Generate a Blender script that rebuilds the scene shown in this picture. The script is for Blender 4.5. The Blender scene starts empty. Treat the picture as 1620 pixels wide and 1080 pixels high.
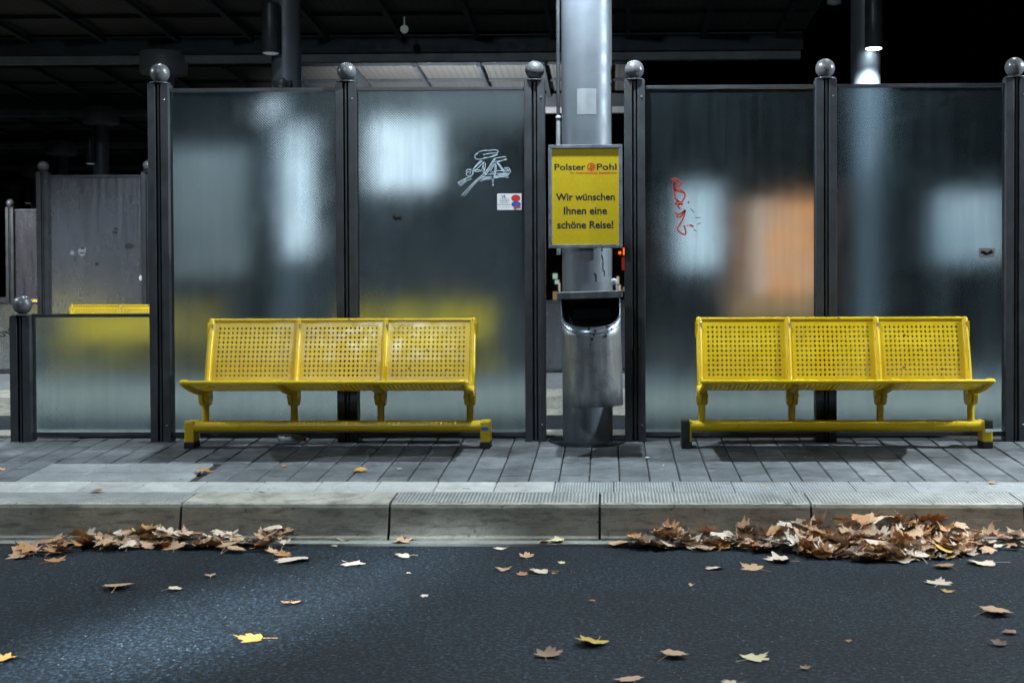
import bpy, bmesh, math, random
from mathutils import Vector, Matrix
R = math.radians
PI = math.pi
random.seed(7)
S = bpy.context.scene
COL = S.collection

# ------------------------------------------------------------------ camera, world, exposure
cd = bpy.data.cameras.new('camera')
cam = bpy.data.objects.new('camera', cd)
COL.objects.link(cam)
S.camera = cam
cam.location = (0, 0, 1.042)
cam.rotation_euler = (R(90 - 1.0), R(0.19), R(1.24))
cd.sensor_width = 36.0
cd.lens = 2000.0 / 1620.0 * 36.0
cd.shift_x = -112.0 / 1620.0
cd.shift_y = -55.0 / 1620.0
cd.clip_start = 0.05
cd.clip_end = 400
cd.dof.use_dof = True
cd.dof.focus_distance = 7.3
cd.dof.aperture_fstop = 5.6

w = bpy.data.worlds.new('World')
S.world = w
w.use_nodes = True
nt = w.node_tree
sky = nt.nodes.new('ShaderNodeTexSky')
sky.sky_type = 'NISHITA'
sky.sun_disc = False
sky.sun_elevation = R(-8)
sky.sun_rotation = R(200)
bgn = nt.nodes['Background']
bgn.inputs[1].default_value = 0.05
nt.links.new(sky.outputs[0], bgn.inputs[0])

S.view_settings.view_transform = 'Standard'
S.view_settings.look = 'None'
S.view_settings.exposure = 0.0
S.view_settings.gamma = 1.0
S.cycles.caustics_reflective = False
S.cycles.caustics_refractive = False
S.cycles.sample_clamp_indirect = 3.0
S.cycles.max_bounces = 10
S.cycles.transmission_bounces = 8
S.cycles.use_denoising = True

COOL = (0.77, 0.91, 1.0)
NEUT = (0.93, 0.97, 1.0)


def lamp(name, kind, loc, power, color=COOL, target=None, size=0.1, cone=None, blend=0.5, size_y=None):
    d = bpy.data.lights.new(name, kind)
    d.energy = power
    d.color = color
    if kind == 'SPOT':
        d.spot_size = R(cone)
        d.spot_blend = blend
        d.shadow_soft_size = size
    elif kind == 'AREA':
        d.size = size
        if size_y:
            d.shape = 'RECTANGLE'
            d.size_y = size_y
    else:
        d.shadow_soft_size = size
    o = bpy.data.objects.new(name, d)
    COL.objects.link(o)
    o.location = loc
    t = Vector(target) if target else Vector((loc[0], loc[1], loc[2] - 1))
    o.rotation_euler = (t - Vector(loc)).to_track_quat('-Z', 'Y').to_euler()
    return o


# downlights on the columns of the platform in front (their fixtures sit above the frame)
lamp('downlight_and_fill', 'SPOT', (-0.26, 7.12, 3.62), 560, COOL, (-0.26, 7.0, 0), 0.05, 150, 0.35)
lamp('downlight_and_fill', 'SPOT', (6.02, 7.12, 3.62), 2300, COOL, (4.6, 6.6, 0), 0.05, 150, 0.35)
lamp('downlight_and_fill', 'SPOT', (-6.43, 7.12, 3.62), 620, COOL, (-6.0, 6.9, 0), 0.05, 150, 0.35)
# added, unseen fill lights behind the camera
lamp('front_fill_light', 'AREA', (-3.5, -2.0, 6.5), 235, COOL, (-1.0, 6.8, 0.2), 0.5)
lamp('front_fill_light', 'AREA', (7.5, -5.0, 7.0), 40, NEUT, (1.5, 6.8, 0.2), 0.5)
# added spot without a fixture, brightening the platform edge further right
lamp('edge_fill_light', 'SPOT', (3.2, 6.5, 4.2), 620, NEUT, (2.0, 6.42, 0), 0.06, 30, 0.9)
# added, unseen low spot that lays a streak of light across the lane
lamp('raking_fill_spot', 'SPOT', (-4.4, -1.2, 2.4), 24000, COOL, (-1.4, 4.6, -0.18), 0.2, 8, 1.0)

# ------------------------------------------------------------------ materials


def mat(name):
    m = bpy.data.materials.new(name)
    m.use_nodes = True
    return m, m.node_tree, m.node_tree.nodes['Principled BSDF']


def N(t, kind, **kw):
    n = t.nodes.new(kind)
    for k, v in kw.items():
        if k in n.inputs:
            n.inputs[k].default_value = v
        else:
            setattr(n, k, v)
    return n


def ramp(t, src, stops, out='Fac'):
    r = t.nodes.new('ShaderNodeValToRGB')
    els = r.color_ramp.elements
    while len(els) < len(stops):
        els.new(0.5)
    for e, (p, c) in zip(els, stops):
        e.position = p
        e.color = (c, c, c, 1) if isinstance(c, (int, float)) else (*c, 1)
    t.links.new(src, r.inputs[0])
    return r


def coords(t, scale=(1, 1, 1), kind='Object', rot=(0, 0, 0)):
    tc = t.nodes.new('ShaderNodeTexCoord')
    mp = t.nodes.new('ShaderNodeMapping')
    mp.inputs['Scale'].default_value = scale
    mp.inputs['Rotation'].default_value = rot
    t.links.new(tc.outputs[kind], mp.inputs[0])
    return mp.outputs[0]


def noise(t, vec, scale, detail=6, rough=0.55, dist=0.0):
    n = N(t, 'ShaderNodeTexNoise', Scale=scale, Detail=detail, Roughness=rough, Distortion=dist)
    t.links.new(vec, n.inputs['Vector'])
    return n.outputs['Fac']


def mixc(t, fac, a, b, mode='MIX'):
    m = t.nodes.new('ShaderNodeMix')
    m.data_type = 'RGBA'
    m.blend_type = mode
    for sock, v in ((m.inputs[0], fac), (m.inputs[6], a), (m.inputs[7], b)):
        if isinstance(v, (int, float)):
            sock.default_value = v
        elif isinstance(v, tuple):
            sock.default_value = (*v, 1)
        else:
            t.links.new(v, sock)
    return m.outputs[2]


def math_(t, op, a, b=0.0):
    m = t.nodes.new('ShaderNodeMath')
    m.operation = op
    for sock, v in ((m.inputs[0], a), (m.inputs[1], b)):
        if isinstance(v, (int, float)):
            sock.default_value = v
        else:
            t.links.new(v, sock)
    return m.outputs[0]


def bump(t, bsdf, h, strength=0.3, dist=0.01):
    b = N(t, 'ShaderNodeBump', Strength=strength, Distance=dist)
    t.links.new(h, b.inputs['Height'])
    t.links.new(b.outputs[0], bsdf.inputs['Normal'])
    return b


def simple(name, col, rough=0.5, metal=0.0, var=0.25, scale=9.0, bmp=0.0, spec=0.5, stretch=(1, 1, 1)):
    m, t, b = mat(name)
    v = coords(t, stretch)
    n = noise(t, v, scale)
    r = ramp(t, n, [(0.3, tuple(c * (1 - var) for c in col)), (0.7, tuple(min(1, c * (1 + var)) for c in col))])
    t.links.new(r.outputs[0], b.inputs['Base Color'])
    rr = ramp(t, noise(t, v, scale * 2.3), [(0.3, max(0.03, rough - 0.1)), (0.75, min(1, rough + 0.12))])
    t.links.new(rr.outputs[0], b.inputs['Roughness'])
    b.inputs['Metallic'].default_value = metal
    b.inputs['Specular IOR Level'].default_value = spec
    if bmp:
        bump(t, b, noise(t, v, scale * 12), bmp, 0.003)
    return m


def emit(name, col, strength):
    m, t, b = mat(name)
    b.inputs['Base Color'].default_value = (*[c * 0.5 for c in col], 1)
    b.inputs['Emission Color'].default_value = (*col, 1)
    b.inputs['Emission Strength'].default_value = strength
    return m


M = {}
# asphalt: coarse dark aggregate with bright stone flecks
m, t, b = mat('asphalt'); M['asphalt'] = m
v = coords(t)
big = noise(t, v, 0.9, 4)
fine = noise(t, v, 62, 6, 0.82)
base = ramp(t, fine, [(0.40, (0.001, 0.002, 0.003)), (0.52, (0.006, 0.012, 0.019)), (0.62, (0.056, 0.088, 0.118))]).outputs[0]
tone = ramp(t, big, [(0.3, 0.5), (0.7, 1.25)]).outputs[0]
base = mixc(t, 1.0, base, tone, 'MULTIPLY')
vo = N(t, 'ShaderNodeTexVoronoi', Scale=55.0); t.links.new(v, vo.inputs['Vector'])
vw = N(t, 'ShaderNodeTexWhiteNoise'); t.links.new(vo.outputs['Position'], vw.inputs['Vector'])
pick = math_(t, 'GREATER_THAN', vw.outputs['Value'], 0.95)
near = math_(t, 'LESS_THAN', vo.outputs['Distance'], 0.17)
fleck = math_(t, 'MULTIPLY', pick, near)
oil = ramp(t, noise(t, v, 1.9, 7, 0.6, 0.4), [(0.56, 0.0), (0.70, 0.55)]).outputs[0]
base = mixc(t, oil, base, (0.006, 0.008, 0.010))
base = mixc(t, fleck, base, (0.26, 0.28, 0.30))
t.links.new(base, b.inputs['Base Color'])
b.inputs['Roughness'].default_value = 0.62
b.inputs['Specular IOR Level'].default_value = 0.22
hh = math_(t, 'ADD', fine, math_(t, 'MULTIPLY', noise(t, v, 60, 4), 0.9))
bump(t, b, hh, 0.9, 0.012)


def concrete(name, lo, hi, rib=None, stain=0.5, grime=True, tone=False):
    m, t, b = mat(name)
    v = coords(t)
    n1 = noise(t, v, 3.5, 8, 0.65)
    c = ramp(t, n1, [(0.3, lo), (0.7, hi)]).outputs[0]
    n2 = noise(t, v, 120, 3, 0.7)
    c = mixc(t, 0.35, c, ramp(t, n2, [(0.3, 0.3), (0.7, 0.75)]).outputs[0], 'OVERLAY')
    if grime:
        st = ramp(t, noise(t, coords(t, (5, 5, 22)), 1.6, 9, 0.7, 0.6), [(0.47, 0.0), (0.66, 1.0)]).outputs[0]
        c = mixc(t, math_(t, 'MULTIPLY', st, stain), c, tuple(x * 0.36 for x in lo))
        spots = ramp(t, noise(t, v, 26, 2, 0.4), [(0.70, 0.0), (0.74, 1.0)]).outputs[0]
        c = mixc(t, math_(t, 'MULTIPLY', spots, 0.55), c, (0.03, 0.03, 0.03))
    if tone:
        a = N(t, 'ShaderNodeAttribute'); a.attribute_name = 'tone'
        c = mixc(t, 1.0, c, a.outputs['Color'], 'MULTIPLY')
    t.links.new(c, b.inputs['Base Color'])
    b.inputs['Roughness'].default_value = 0.7
    h = math_(t, 'ADD', math_(t, 'MULTIPLY', n2, 0.25), math_(t, 'MULTIPLY', noise(t, v, 18, 6), 0.5))
    if rib:
        wv = N(t, 'ShaderNodeTexWave', Scale=rib, Distortion=0.0)
        wv.wave_type = 'BANDS'; wv.bands_direction = 'X'
        t.links.new(v, wv.inputs['Vector'])
        mask = ramp(t, noise(t, v, 2.2, 3), [(0.34, 0.35), (0.5, 1.0)]).outputs[0]
        h = math_(t, 'ADD', h, math_(t, 'MULTIPLY', math_(t, 'MULTIPLY', wv.outputs['Fac'], mask), 1.6))
        c2 = mixc(t, math_(t, 'MULTIPLY', ramp(t, wv.outputs['Fac'], [(0.05, 0.62), (0.4, 0.0)]).outputs[0], mask), c, tuple(x * 0.25 for x in lo))
        t.links.new(c2, b.inputs['Base Color'])
        bump(t, b, h, 0.6, 0.006)
    else:
        bump(t, b, h, 0.35, 0.005)
    return m


M['kerb_face'] = concrete('kerb_concrete', (0.25, 0.235, 0.19), (0.46, 0.43, 0.36), None, 0.7)
M['kerb_ribbed'] = concrete('kerb_concrete_ribbed', (0.23, 0.23, 0.22), (0.35, 0.35, 0.33), 17.5, 0.4)
M['slab'] = concrete('pale_slab_concrete', (0.31, 0.305, 0.285), (0.47, 0.465, 0.44), None, 0.35, True, True)
M['slab_ribbed'] = concrete('pale_slab_ribbed', (0.25, 0.26, 0.26), (0.36, 0.37, 0.37), 22.0, 0.35, True, True)
M['paver'] = concrete('grey_paver', (0.05, 0.056, 0.061), (0.18, 0.19, 0.198), None, 0.55, True, True)
M['joint'] = simple('dark_joint_sand', (0.02, 0.02, 0.02), 0.9, 0, 0.3, 40)
M['gutter'] = concrete('gutter_concrete', (0.15, 0.15, 0.135), (0.26, 0.26, 0.23), None, 0.4)
M['platform'] = concrete('platform_paving', (0.16, 0.165, 0.17), (0.24, 0.25, 0.25), None, 0.4)

# yellow powder coat with grime and chips
m, t, b = mat('yellow_paint'); M['yellow'] = m
v = coords(t)
c = ramp(t, noise(t, v, 4, 6), [(0.3, (0.55, 0.355, 0.004)), (0.7, (0.70, 0.475, 0.008))]).outputs[0]
dirt = ramp(t, noise(t, v, 13, 9, 0.72), [(0.58, 0.0), (0.82, 0.6)]).outputs[0]
c = mixc(t, dirt, c, (0.23, 0.14, 0.008))
chip = ramp(t, noise(t, v, 34, 2, 0.3), [(0.765, 0.0), (0.775, 1.0)]).outputs[0]
c = mixc(t, chip, c, (0.06, 0.05, 0.04))
t.links.new(c, b.inputs['Base Color'])
t.links.new(ramp(t, noise(t, v, 16, 5), [(0.3, 0.24), (0.7, 0.45)]).outputs[0], b.inputs['Roughness'])
bump(t, b, noise(t, v, 60, 4), 0.08, 0.002)

M['post'] = simple('anthracite_metal', (0.062, 0.066, 0.073), 0.38, 0.35, 0.2, 7, 0.05)
M['post_dark'] = simple('dark_slot', (0.012, 0.012, 0.013), 0.6)
M['ball'] = simple('grey_ball_paint', (0.10, 0.10, 0.107), 0.32, 0.1, 0.15, 9, 0.03)
M['alu'] = simple('anodised_frame', (0.38, 0.42, 0.50), 0.32, 0.75, 0.08, 6, 0.0)
M['column'] = simple('grey_column_paint', (0.155, 0.175, 0.20), 0.48, 0.25, 0.10, 5, 0.03)
M['steel_dark'] = simple('dark_canopy_steel', (0.035, 0.042, 0.05), 0.55, 0.2, 0.3, 3)
M['beam'] = simple('grey_canopy_beam', (0.22, 0.235, 0.245), 0.5, 0.1, 0.2, 3)
M['pipe'] = simple('pale_conduit', (0.36, 0.38, 0.40), 0.4)
M['black'] = simple('black_rubber', (0.015, 0.015, 0.016), 0.7)
M['white'] = simple('white_print', (0.78, 0.79, 0.80), 0.4, 0, 0.05)
M['red'] = simple('red_print', (0.62, 0.03, 0.025), 0.4, 0, 0.1)
M['blue'] = simple('blue_print', (0.03, 0.10, 0.42), 0.4, 0, 0.1)
M['navy'] = simple('navy_print', (0.006, 0.010, 0.022), 0.5, 0, 0.1)
M['grey_print'] = simple('grey_print', (0.35, 0.36, 0.38), 0.5, 0, 0.1)
M['poster'] = simple('yellow_poster_paper', (0.66, 0.47, 0.012), 0.38, 0, 0.06, 60)
M['residue'] = simple('faded_label_residue', (0.37, 0.395, 0.42), 0.42, 0.4, 0.1)
M['scrawl_white'] = simple('scratched_scrawl', (0.50, 0.62, 0.68), 0.6, 0, 0.4, 60)
M['scrawl_red'] = simple('red_marker_scrawl', (0.42, 0.035, 0.02), 0.5, 0, 0.35, 40)
M['soot'] = simple('black_smudge', (0.02, 0.018, 0.016), 0.8, 0, 0.3, 50)
M['lens'] = emit('lit_lens', (0.80, 0.93, 1.0), 25)
M['lens_dim'] = emit('dim_lens', (0.80, 0.93, 1.0), 0.12)
M['machine'] = simple('machine_casing', (0.03, 0.03, 0.035), 0.5)
M['bottle'] = simple('clear_bottle_plastic', (0.35, 0.38, 0.42), 0.12, 0, 0.3, 30)

# roof underside: pale ribbed sheet
m, t, b = mat('pale_roof_sheet'); M['roof'] = m
v = coords(t)
wv = N(t, 'ShaderNodeTexWave', Scale=2.6); wv.bands_direction = 'X'
t.links.new(v, wv.inputs['Vector'])
c = mixc(t, ramp(t, wv.outputs['Fac'], [(0.03, 0.8), (0.12, 0.0)]).outputs[0], (0.07, 0.07, 0.067), (0.03, 0.03, 0.03))
c = mixc(t, ramp(t, noise(t, v, 1.1, 6), [(0.4, 0.0), (0.7, 0.7)]).outputs[0], c, (0.055, 0.055, 0.05))
t.links.new(c, b.inputs['Base Color']); b.inputs['Roughness'].default_value = 0.6

# bin: streaked galvanised metal
m, t, b = mat('worn_bin_steel'); M['bin'] = m
v = coords(t, (1, 1, 0.12))
v2 = coords(t)
c = ramp(t, noise(t, v, 22, 7, 0.6), [(0.28, (0.12, 0.13, 0.14)), (0.72, (0.34, 0.36, 0.38))]).outputs[0]
sp = ramp(t, noise(t, v2, 7, 10, 0.78), [(0.50, 0.0), (0.70, 0.8)]).outputs[0]
c = mixc(t, sp, c, (0.10, 0.09, 0.08))
t.links.new(c, b.inputs['Base Color']); b.inputs['Metallic'].default_value = 0.5
t.links.new(ramp(t, noise(t, v2, 6, 6), [(0.3, 0.30), (0.7, 0.5)]).outputs[0], b.inputs['Roughness'])
bump(t, b, noise(t, v2, 5, 3), 0.12, 0.01)


# frosted ribbed safety glass with dust film
def glass(name, rough_lo, rough_hi, dust, dustcol=(0.30, 0.36, 0.38), specks=0.09):
    m, t, b = mat(name)
    v = coords(t)
    b.inputs['Base Color'].default_value = (0.72, 0.88, 0.95, 1)
    b.inputs['Transmission Weight'].default_value = 1.0
    b.inputs['IOR'].default_value = 1.45
    t.links.new(ramp(t, math_(t, 'ADD', math_(t, 'MULTIPLY', noise(t, coords(t, (20, 20, 1.1)), 1.5, 7, 0.65), 0.3), math_(t, 'MULTIPLY', noise(t, v, 4.5, 7, 0.65), 0.7)), [(0.36, rough_lo), (0.64, rough_hi)]).outputs[0], b.inputs['Roughness'])
    wx = N(t, 'ShaderNodeTexWave', Scale=38.0); wx.bands_direction = 'DIAGONAL'
    wz = N(t, 'ShaderNodeTexWave', Scale=28.0); wz.bands_direction = 'Z'
    t.links.new(v, wx.inputs['Vector']); t.links.new(v, wz.inputs['Vector'])
    h = math_(t, 'ADD', wx.outputs['Fac'], wz.outputs['Fac'])
    bump(t, b, math_(t, 'ADD', math_(t, 'MULTIPLY', h, 0.5), noise(t, v, 160, 2)), 0.08, 0.0017)
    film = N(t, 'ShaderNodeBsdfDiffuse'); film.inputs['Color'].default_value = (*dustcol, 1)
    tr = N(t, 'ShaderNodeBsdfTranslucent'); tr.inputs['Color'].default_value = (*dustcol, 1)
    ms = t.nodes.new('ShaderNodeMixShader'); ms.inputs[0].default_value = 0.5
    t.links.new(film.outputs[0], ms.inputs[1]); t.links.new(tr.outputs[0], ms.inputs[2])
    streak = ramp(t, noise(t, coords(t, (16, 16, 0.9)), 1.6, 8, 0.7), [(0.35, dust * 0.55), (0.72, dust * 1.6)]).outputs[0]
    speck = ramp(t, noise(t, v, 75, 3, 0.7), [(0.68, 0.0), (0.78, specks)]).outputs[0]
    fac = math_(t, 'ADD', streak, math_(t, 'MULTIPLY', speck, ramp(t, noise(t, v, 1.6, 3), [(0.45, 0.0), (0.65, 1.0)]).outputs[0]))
    mx = t.nodes.new('ShaderNodeMixShader')
    t.links.new(fac, mx.inputs[0]); t.links.new(b.outputs[0], mx.inputs[1]); t.links.new(ms.outputs[0], mx.inputs[2])
    t.links.new(mx.outputs[0], t.nodes['Material Output'].inputs['Surface'])
    return m


M['glass'] = glass('frosted_glass', 0.12, 0.19, 0.068, (0.27, 0.38, 0.43))
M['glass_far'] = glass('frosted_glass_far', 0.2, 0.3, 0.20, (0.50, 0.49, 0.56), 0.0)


def leafmat(name, a, bcol):
    m, t, b = mat(name)
    v = coords(t)
    c = ramp(t, noise(t, v, 28, 6, 0.7), [(0.3, a), (0.7, bcol)]).outputs[0]
    sp = ramp(t, noise(t, v, 70, 3, 0.6), [(0.62, 0.0), (0.70, 0.8)]).outputs[0]
    c = mixc(t, sp, c, tuple(x * 0.35 for x in a))
    t.links.new(c, b.inputs['Base Color'])
    b.inputs['Roughness'].default_value = 0.55
    bump(t, b, noise(t, v, 60, 4), 0.5, 0.004)
    return m


LEAFM = {
    'tan': leafmat('leaf_tan', (0.42, 0.24, 0.13), (0.62, 0.39, 0.23)),
    'pale': leafmat('leaf_pale', (0.55, 0.42, 0.31), (0.74, 0.60, 0.46)),
    'brown': leafmat('leaf_brown', (0.24, 0.125, 0.065), (0.40, 0.22, 0.12)),
    'rust': leafmat('leaf_rust', (0.34, 0.14, 0.04), (0.54, 0.26, 0.09)),
    'gold': leafmat('leaf_gold', (0.46, 0.24, 0.05), (0.58, 0.34, 0.09)),
    'yellow': leafmat('leaf_yellow', (0.52, 0.33, 0.04), (0.64, 0.44, 0.08)),
    'cream': leafmat('leaf_cream', (0.58, 0.50, 0.25), (0.70, 0.62, 0.36)),
    'green': leafmat('leaf_green', (0.22, 0.52, 0.12), (0.35, 0.65, 0.2)),
    'dark': leafmat('leaf_dark', (0.07, 0.035, 0.02), (0.15, 0.08, 0.045)),
}

# ------------------------------------------------------------------ mesh helpers


class MB:
    """collects simple shapes and links them as ONE mesh object"""

    def __init__(s):
        s.v = []; s.f = []; s.smooth = []

    def add(s, vs, fs, smooth=False):
        o = len(s.v)
        s.v += [tuple(x) for x in vs]
        for f in fs:
            s.f.append(tuple(i + o for i in f)); s.smooth.append(smooth)

    def box(s, x0, x1, y0, y1, z0, z1, bev=0.0):
        if bev <= 0:
            vs = [(x, y, z) for z in (z0, z1) for y in (y0, y1) for x in (x0, x1)]
            s.add(vs, [(0, 2, 3, 1), (4, 5, 7, 6), (0, 1, 5, 4), (2, 6, 7, 3), (0, 4, 6, 2), (1, 3, 7, 5)])
            return
        bm = bmesh.new()
        bmesh.ops.create_cube(bm, size=1)
        for q in bm.verts:
            q.co = ((x0 + x1) / 2 + q.co.x * (x1 - x0), (y0 + y1) / 2 + q.co.y * (y1 - y0), (z0 + z1) / 2 + q.co.z * (z1 - z0))
        bmesh.ops.bevel(bm, geom=bm.edges[:], offset=bev, segments=2, profile=0.6, affect='EDGES')
        bm.verts.index_update()
        s.add([q.co[:] for q in bm.verts], [[q.index for q in f.verts] for f in bm.faces])
        bm.free()

    def tube(s, pts, r, n=12, cap=True):
        pts = [Vector(p) for p in pts]
        rings = []
        up = None
        for i, p in enumerate(pts):
            d = (pts[min(i + 1, len(pts) - 1)] - pts[max(i - 1, 0)]).normalized()
            if up is None:
                up = Vector((0, 0, 1)) if abs(d.z) < 0.9 else Vector((1, 0, 0))
            a = d.cross(up).normalized(); bb = a.cross(d).normalized(); up = bb
            rr = r[i] if isinstance(r, (list, tuple)) else r
            rings.append([p + a * math.cos(2 * PI * k / n) * rr + bb * math.sin(2 * PI * k / n) * rr for k in range(n)])
        vs = [q for ring in rings for q in ring]
        fs = []
        for i in range(len(rings) - 1):
            for k in range(n):
                fs.append((i * n + k, i * n + (k + 1) % n, (i + 1) * n + (k + 1) % n, (i + 1) * n + k))
        s.add(vs, fs, True)
        if cap:
            s.add(rings[0], [tuple(range(n))[::-1]]); s.add(rings[-1], [tuple(range(n))])

    def lathe(s, cx, cy, prof, n=32, smooth=True):
        vs = []
        for (r, z) in prof:
            vs += [(cx + r * math.cos(2 * PI * k / n), cy + r * math.sin(2 * PI * k / n), z) for k in range(n)]
        fs = []
        for i in range(len(prof) - 1):
            for k in range(n):
                fs.append((i * n + k, i * n + (k + 1) % n, (i + 1) * n + (k + 1) % n, (i + 1) * n + k))
        s.add(vs, fs, smooth)
        if prof[0][0] > 1e-4:
            s.add(vs[:n], [tuple(range(n))[::-1]])
        if prof[-1][0] > 1e-4:
            s.add(vs[-n:], [tuple(range(n))])

    def ball(s, c, r, n=24, sz=1.0):
        prof = [(max(1e-5, r * math.sin(PI * i / 16)), c[2] - r * sz * math.cos(PI * i / 16)) for i in range(17)]
        s.lathe(c[0], c[1], prof, n)

    def prism_x(s, prof, x0, x1):
        n = len(prof)
        s.add([(x0, y, z) for y, z in prof] + [(x1, y, z) for y, z in prof],
              [tuple(range(n)), tuple(range(2 * n - 1, n - 1, -1))] + [(i, i + n, (i + 1) % n + n, (i + 1) % n) for i in range(n)])

    def ribbon(s, pts, wd, y, off=(0, 0)):
        """a flat stroke in the x-z plane at depth y facing the road"""
        pts = [Vector((p[0] + off[0], p[1] + off[1])) for p in pts]
        vs = []
        for i, p in enumerate(pts):
            d = (pts[min(i + 1, len(pts) - 1)] - pts[max(i - 1, 0)])
            d = d.normalized() if d.length > 1e-9 else Vector((1, 0))
            nrm = Vector((-d.y, d.x)) * wd / 2
            vs += [(p.x + nrm.x, y, p.y + nrm.y), (p.x - nrm.x, y, p.y - nrm.y)]
        s.add(vs, [(2 * i, 2 * i + 1, 2 * i + 3, 2 * i + 2) for i in range(len(pts) - 1)])

    def mesh(s, name):
        me = bpy.data.meshes.new(name)
        me.from_pydata(s.v, [], s.f)
        bm = bmesh.new(); bm.from_mesh(me)
        bmesh.ops.recalc_face_normals(bm, faces=bm.faces[:])
        bm.to_mesh(me); bm.free()
        if any(s.smooth):
            me.polygons.foreach_set('use_smooth', s.smooth)
        me.update()
        return me

    def build(s, name, m, parent=None, me=None):
        me = me or s.mesh(name)
        me.materials.append(m)
        o = bpy.data.objects.new(name, me)
        COL.objects.link(o)
        if parent:
            o.parent = parent
        return o


def tag(o, label, cat, group=None, kind=None):
    o['label'] = label
    o['category'] = cat
    if group: o['group'] = group
    if kind: o['kind'] = kind
    return o


def empty(name, loc=(0, 0, 0), rz=0.0):
    o = bpy.data.objects.new(name, None)
    o.empty_display_size = 0.1
    COL.objects.link(o)
    o.location = loc
    o.rotation_euler.z = rz
    return o


def copy_tree(o, parent=None):
    c = o.copy(); COL.objects.link(c)
    c.parent = parent
    for ch in o.children:
        copy_tree(ch, c)
    return c


def struct(o):
    o['kind'] = 'structure'
    return o


def text_mesh(name, body, width, height, m, parent, loc, bold=0.0, align='CENTER'):
    cu = bpy.data.curves.new(name, 'FONT')
    cu.body = body; cu.align_x = 'LEFT'; cu.offset = bold; cu.resolution_u = 3
    o = bpy.data.objects.new(name, cu); COL.objects.link(o)
    bpy.context.view_layer.update()
    me = bpy.data.meshes.new_from_object(o.evaluated_get(bpy.context.evaluated_depsgraph_get()))
    bpy.data.objects.remove(o); bpy.data.curves.remove(cu)
    xs = [q.co.x for q in me.vertices]; ys = [q.co.y for q in me.vertices]
    x0, x1 = min(xs), max(xs)
    k = width / (x1 - x0)
    kz = height if height else k
    for q in me.vertices:
        q.co = ((q.co.x - x0) * k, 0.0, q.co.y * kz)
    bm = bmesh.new(); bm.from_mesh(me)
    bmesh.ops.remove_doubles(bm, verts=bm.verts[:], dist=1e-6)
    bmesh.ops.dissolve_degenerate(bm, edges=bm.edges[:], dist=1e-7)
    bmesh.ops.triangulate(bm, faces=bm.faces[:])
    bmesh.ops.delete(bm, geom=[f for f in bm.faces if f.calc_area() < 2e-9], context='FACES')
    for f in bm.faces:
        f.normal_update()
        if f.normal.y > 0:
            f.normal_flip()
        f.smooth = False
    bm.to_mesh(me); bm.free()
    for an in ('custom_normal', 'sharp_face'):
        if an in me.attributes: me.attributes.remove(me.attributes[an])
    me.materials.clear(); me.materials.append(m)
    t_ = bpy.data.objects.new(name, me); COL.objects.link(t_)
    t_.parent = parent; t_.location = loc
    return t_


# ------------------------------------------------------------------ ground, road, kerbs, paving
KY = 6.02            # front edge of the kerb
SL = 0.0621          # fall of the paving towards the kerb
ROWX, ROWY = -3.37, 5.87


def pz(y):
    return SL * (y - KY)


g = MB(); g.add([(-200, -60, -0.30), (200, -60, -0.30), (200, 300, -0.30), (-200, 300, -0.30)], [(0, 1, 2, 3)])
struct(g.build('ground', M['asphalt']))
g = MB(); nx = 40
g.add([(-60, -12, -0.18), (60, -12, -0.18), (60, KY + ROWY * 6, -0.18), (-60, KY + ROWY * 6, -0.18)], [(0, 1, 2, 3)])
struct(g.build('road', M['asphalt']))
g = MB(); g.box(-40, 40, 5.885, 6.02, -0.2, -0.168, 0.004)
struct(g.build('gutter', M['gutter']))

# kerb blocks: sloping face, concave toe, rounded top edge, thin open joints
prof = [(5.958, -0.19), (5.962, -0.158), (5.985, -0.128), (6.0, -0.07), (6.008, -0.022), (6.016, -0.006), (6.03, 0.0005), (6.052, 0.002), (6.243, pz(6.243)), (6.243, -0.19)]
g = MB()
x = -2.062 - 1.0045 * 9
while x < 10:
    g.prism_x(prof, x + 0.006, x + 1.0045 - 0.006)
    x += 1.0045
kerb = g.build('kerb', M['kerb_face'])
struct(kerb)
kerb.data.materials.append(M['kerb_ribbed'])
for p in kerb.data.polygons:
    c = p.center
    if p.normal.z > 0.8 and 6.03 < c.y < 6.2:
        j = round((c.x + 2.062 + 1.0045 * 9 - 0.5) / 1.0045)
        if j != 9 and j != 2 and j != 14:
            p.material_index = 1
g = MB(); g.prism_x([(5.975, -0.19), (6.0, -0.13), (6.02, -0.02), (6.235, pz(6.235) - 0.012), (6.235, -0.19)], -11, 11)
struct(g.build('kerb_joint', M['joint']))


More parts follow.
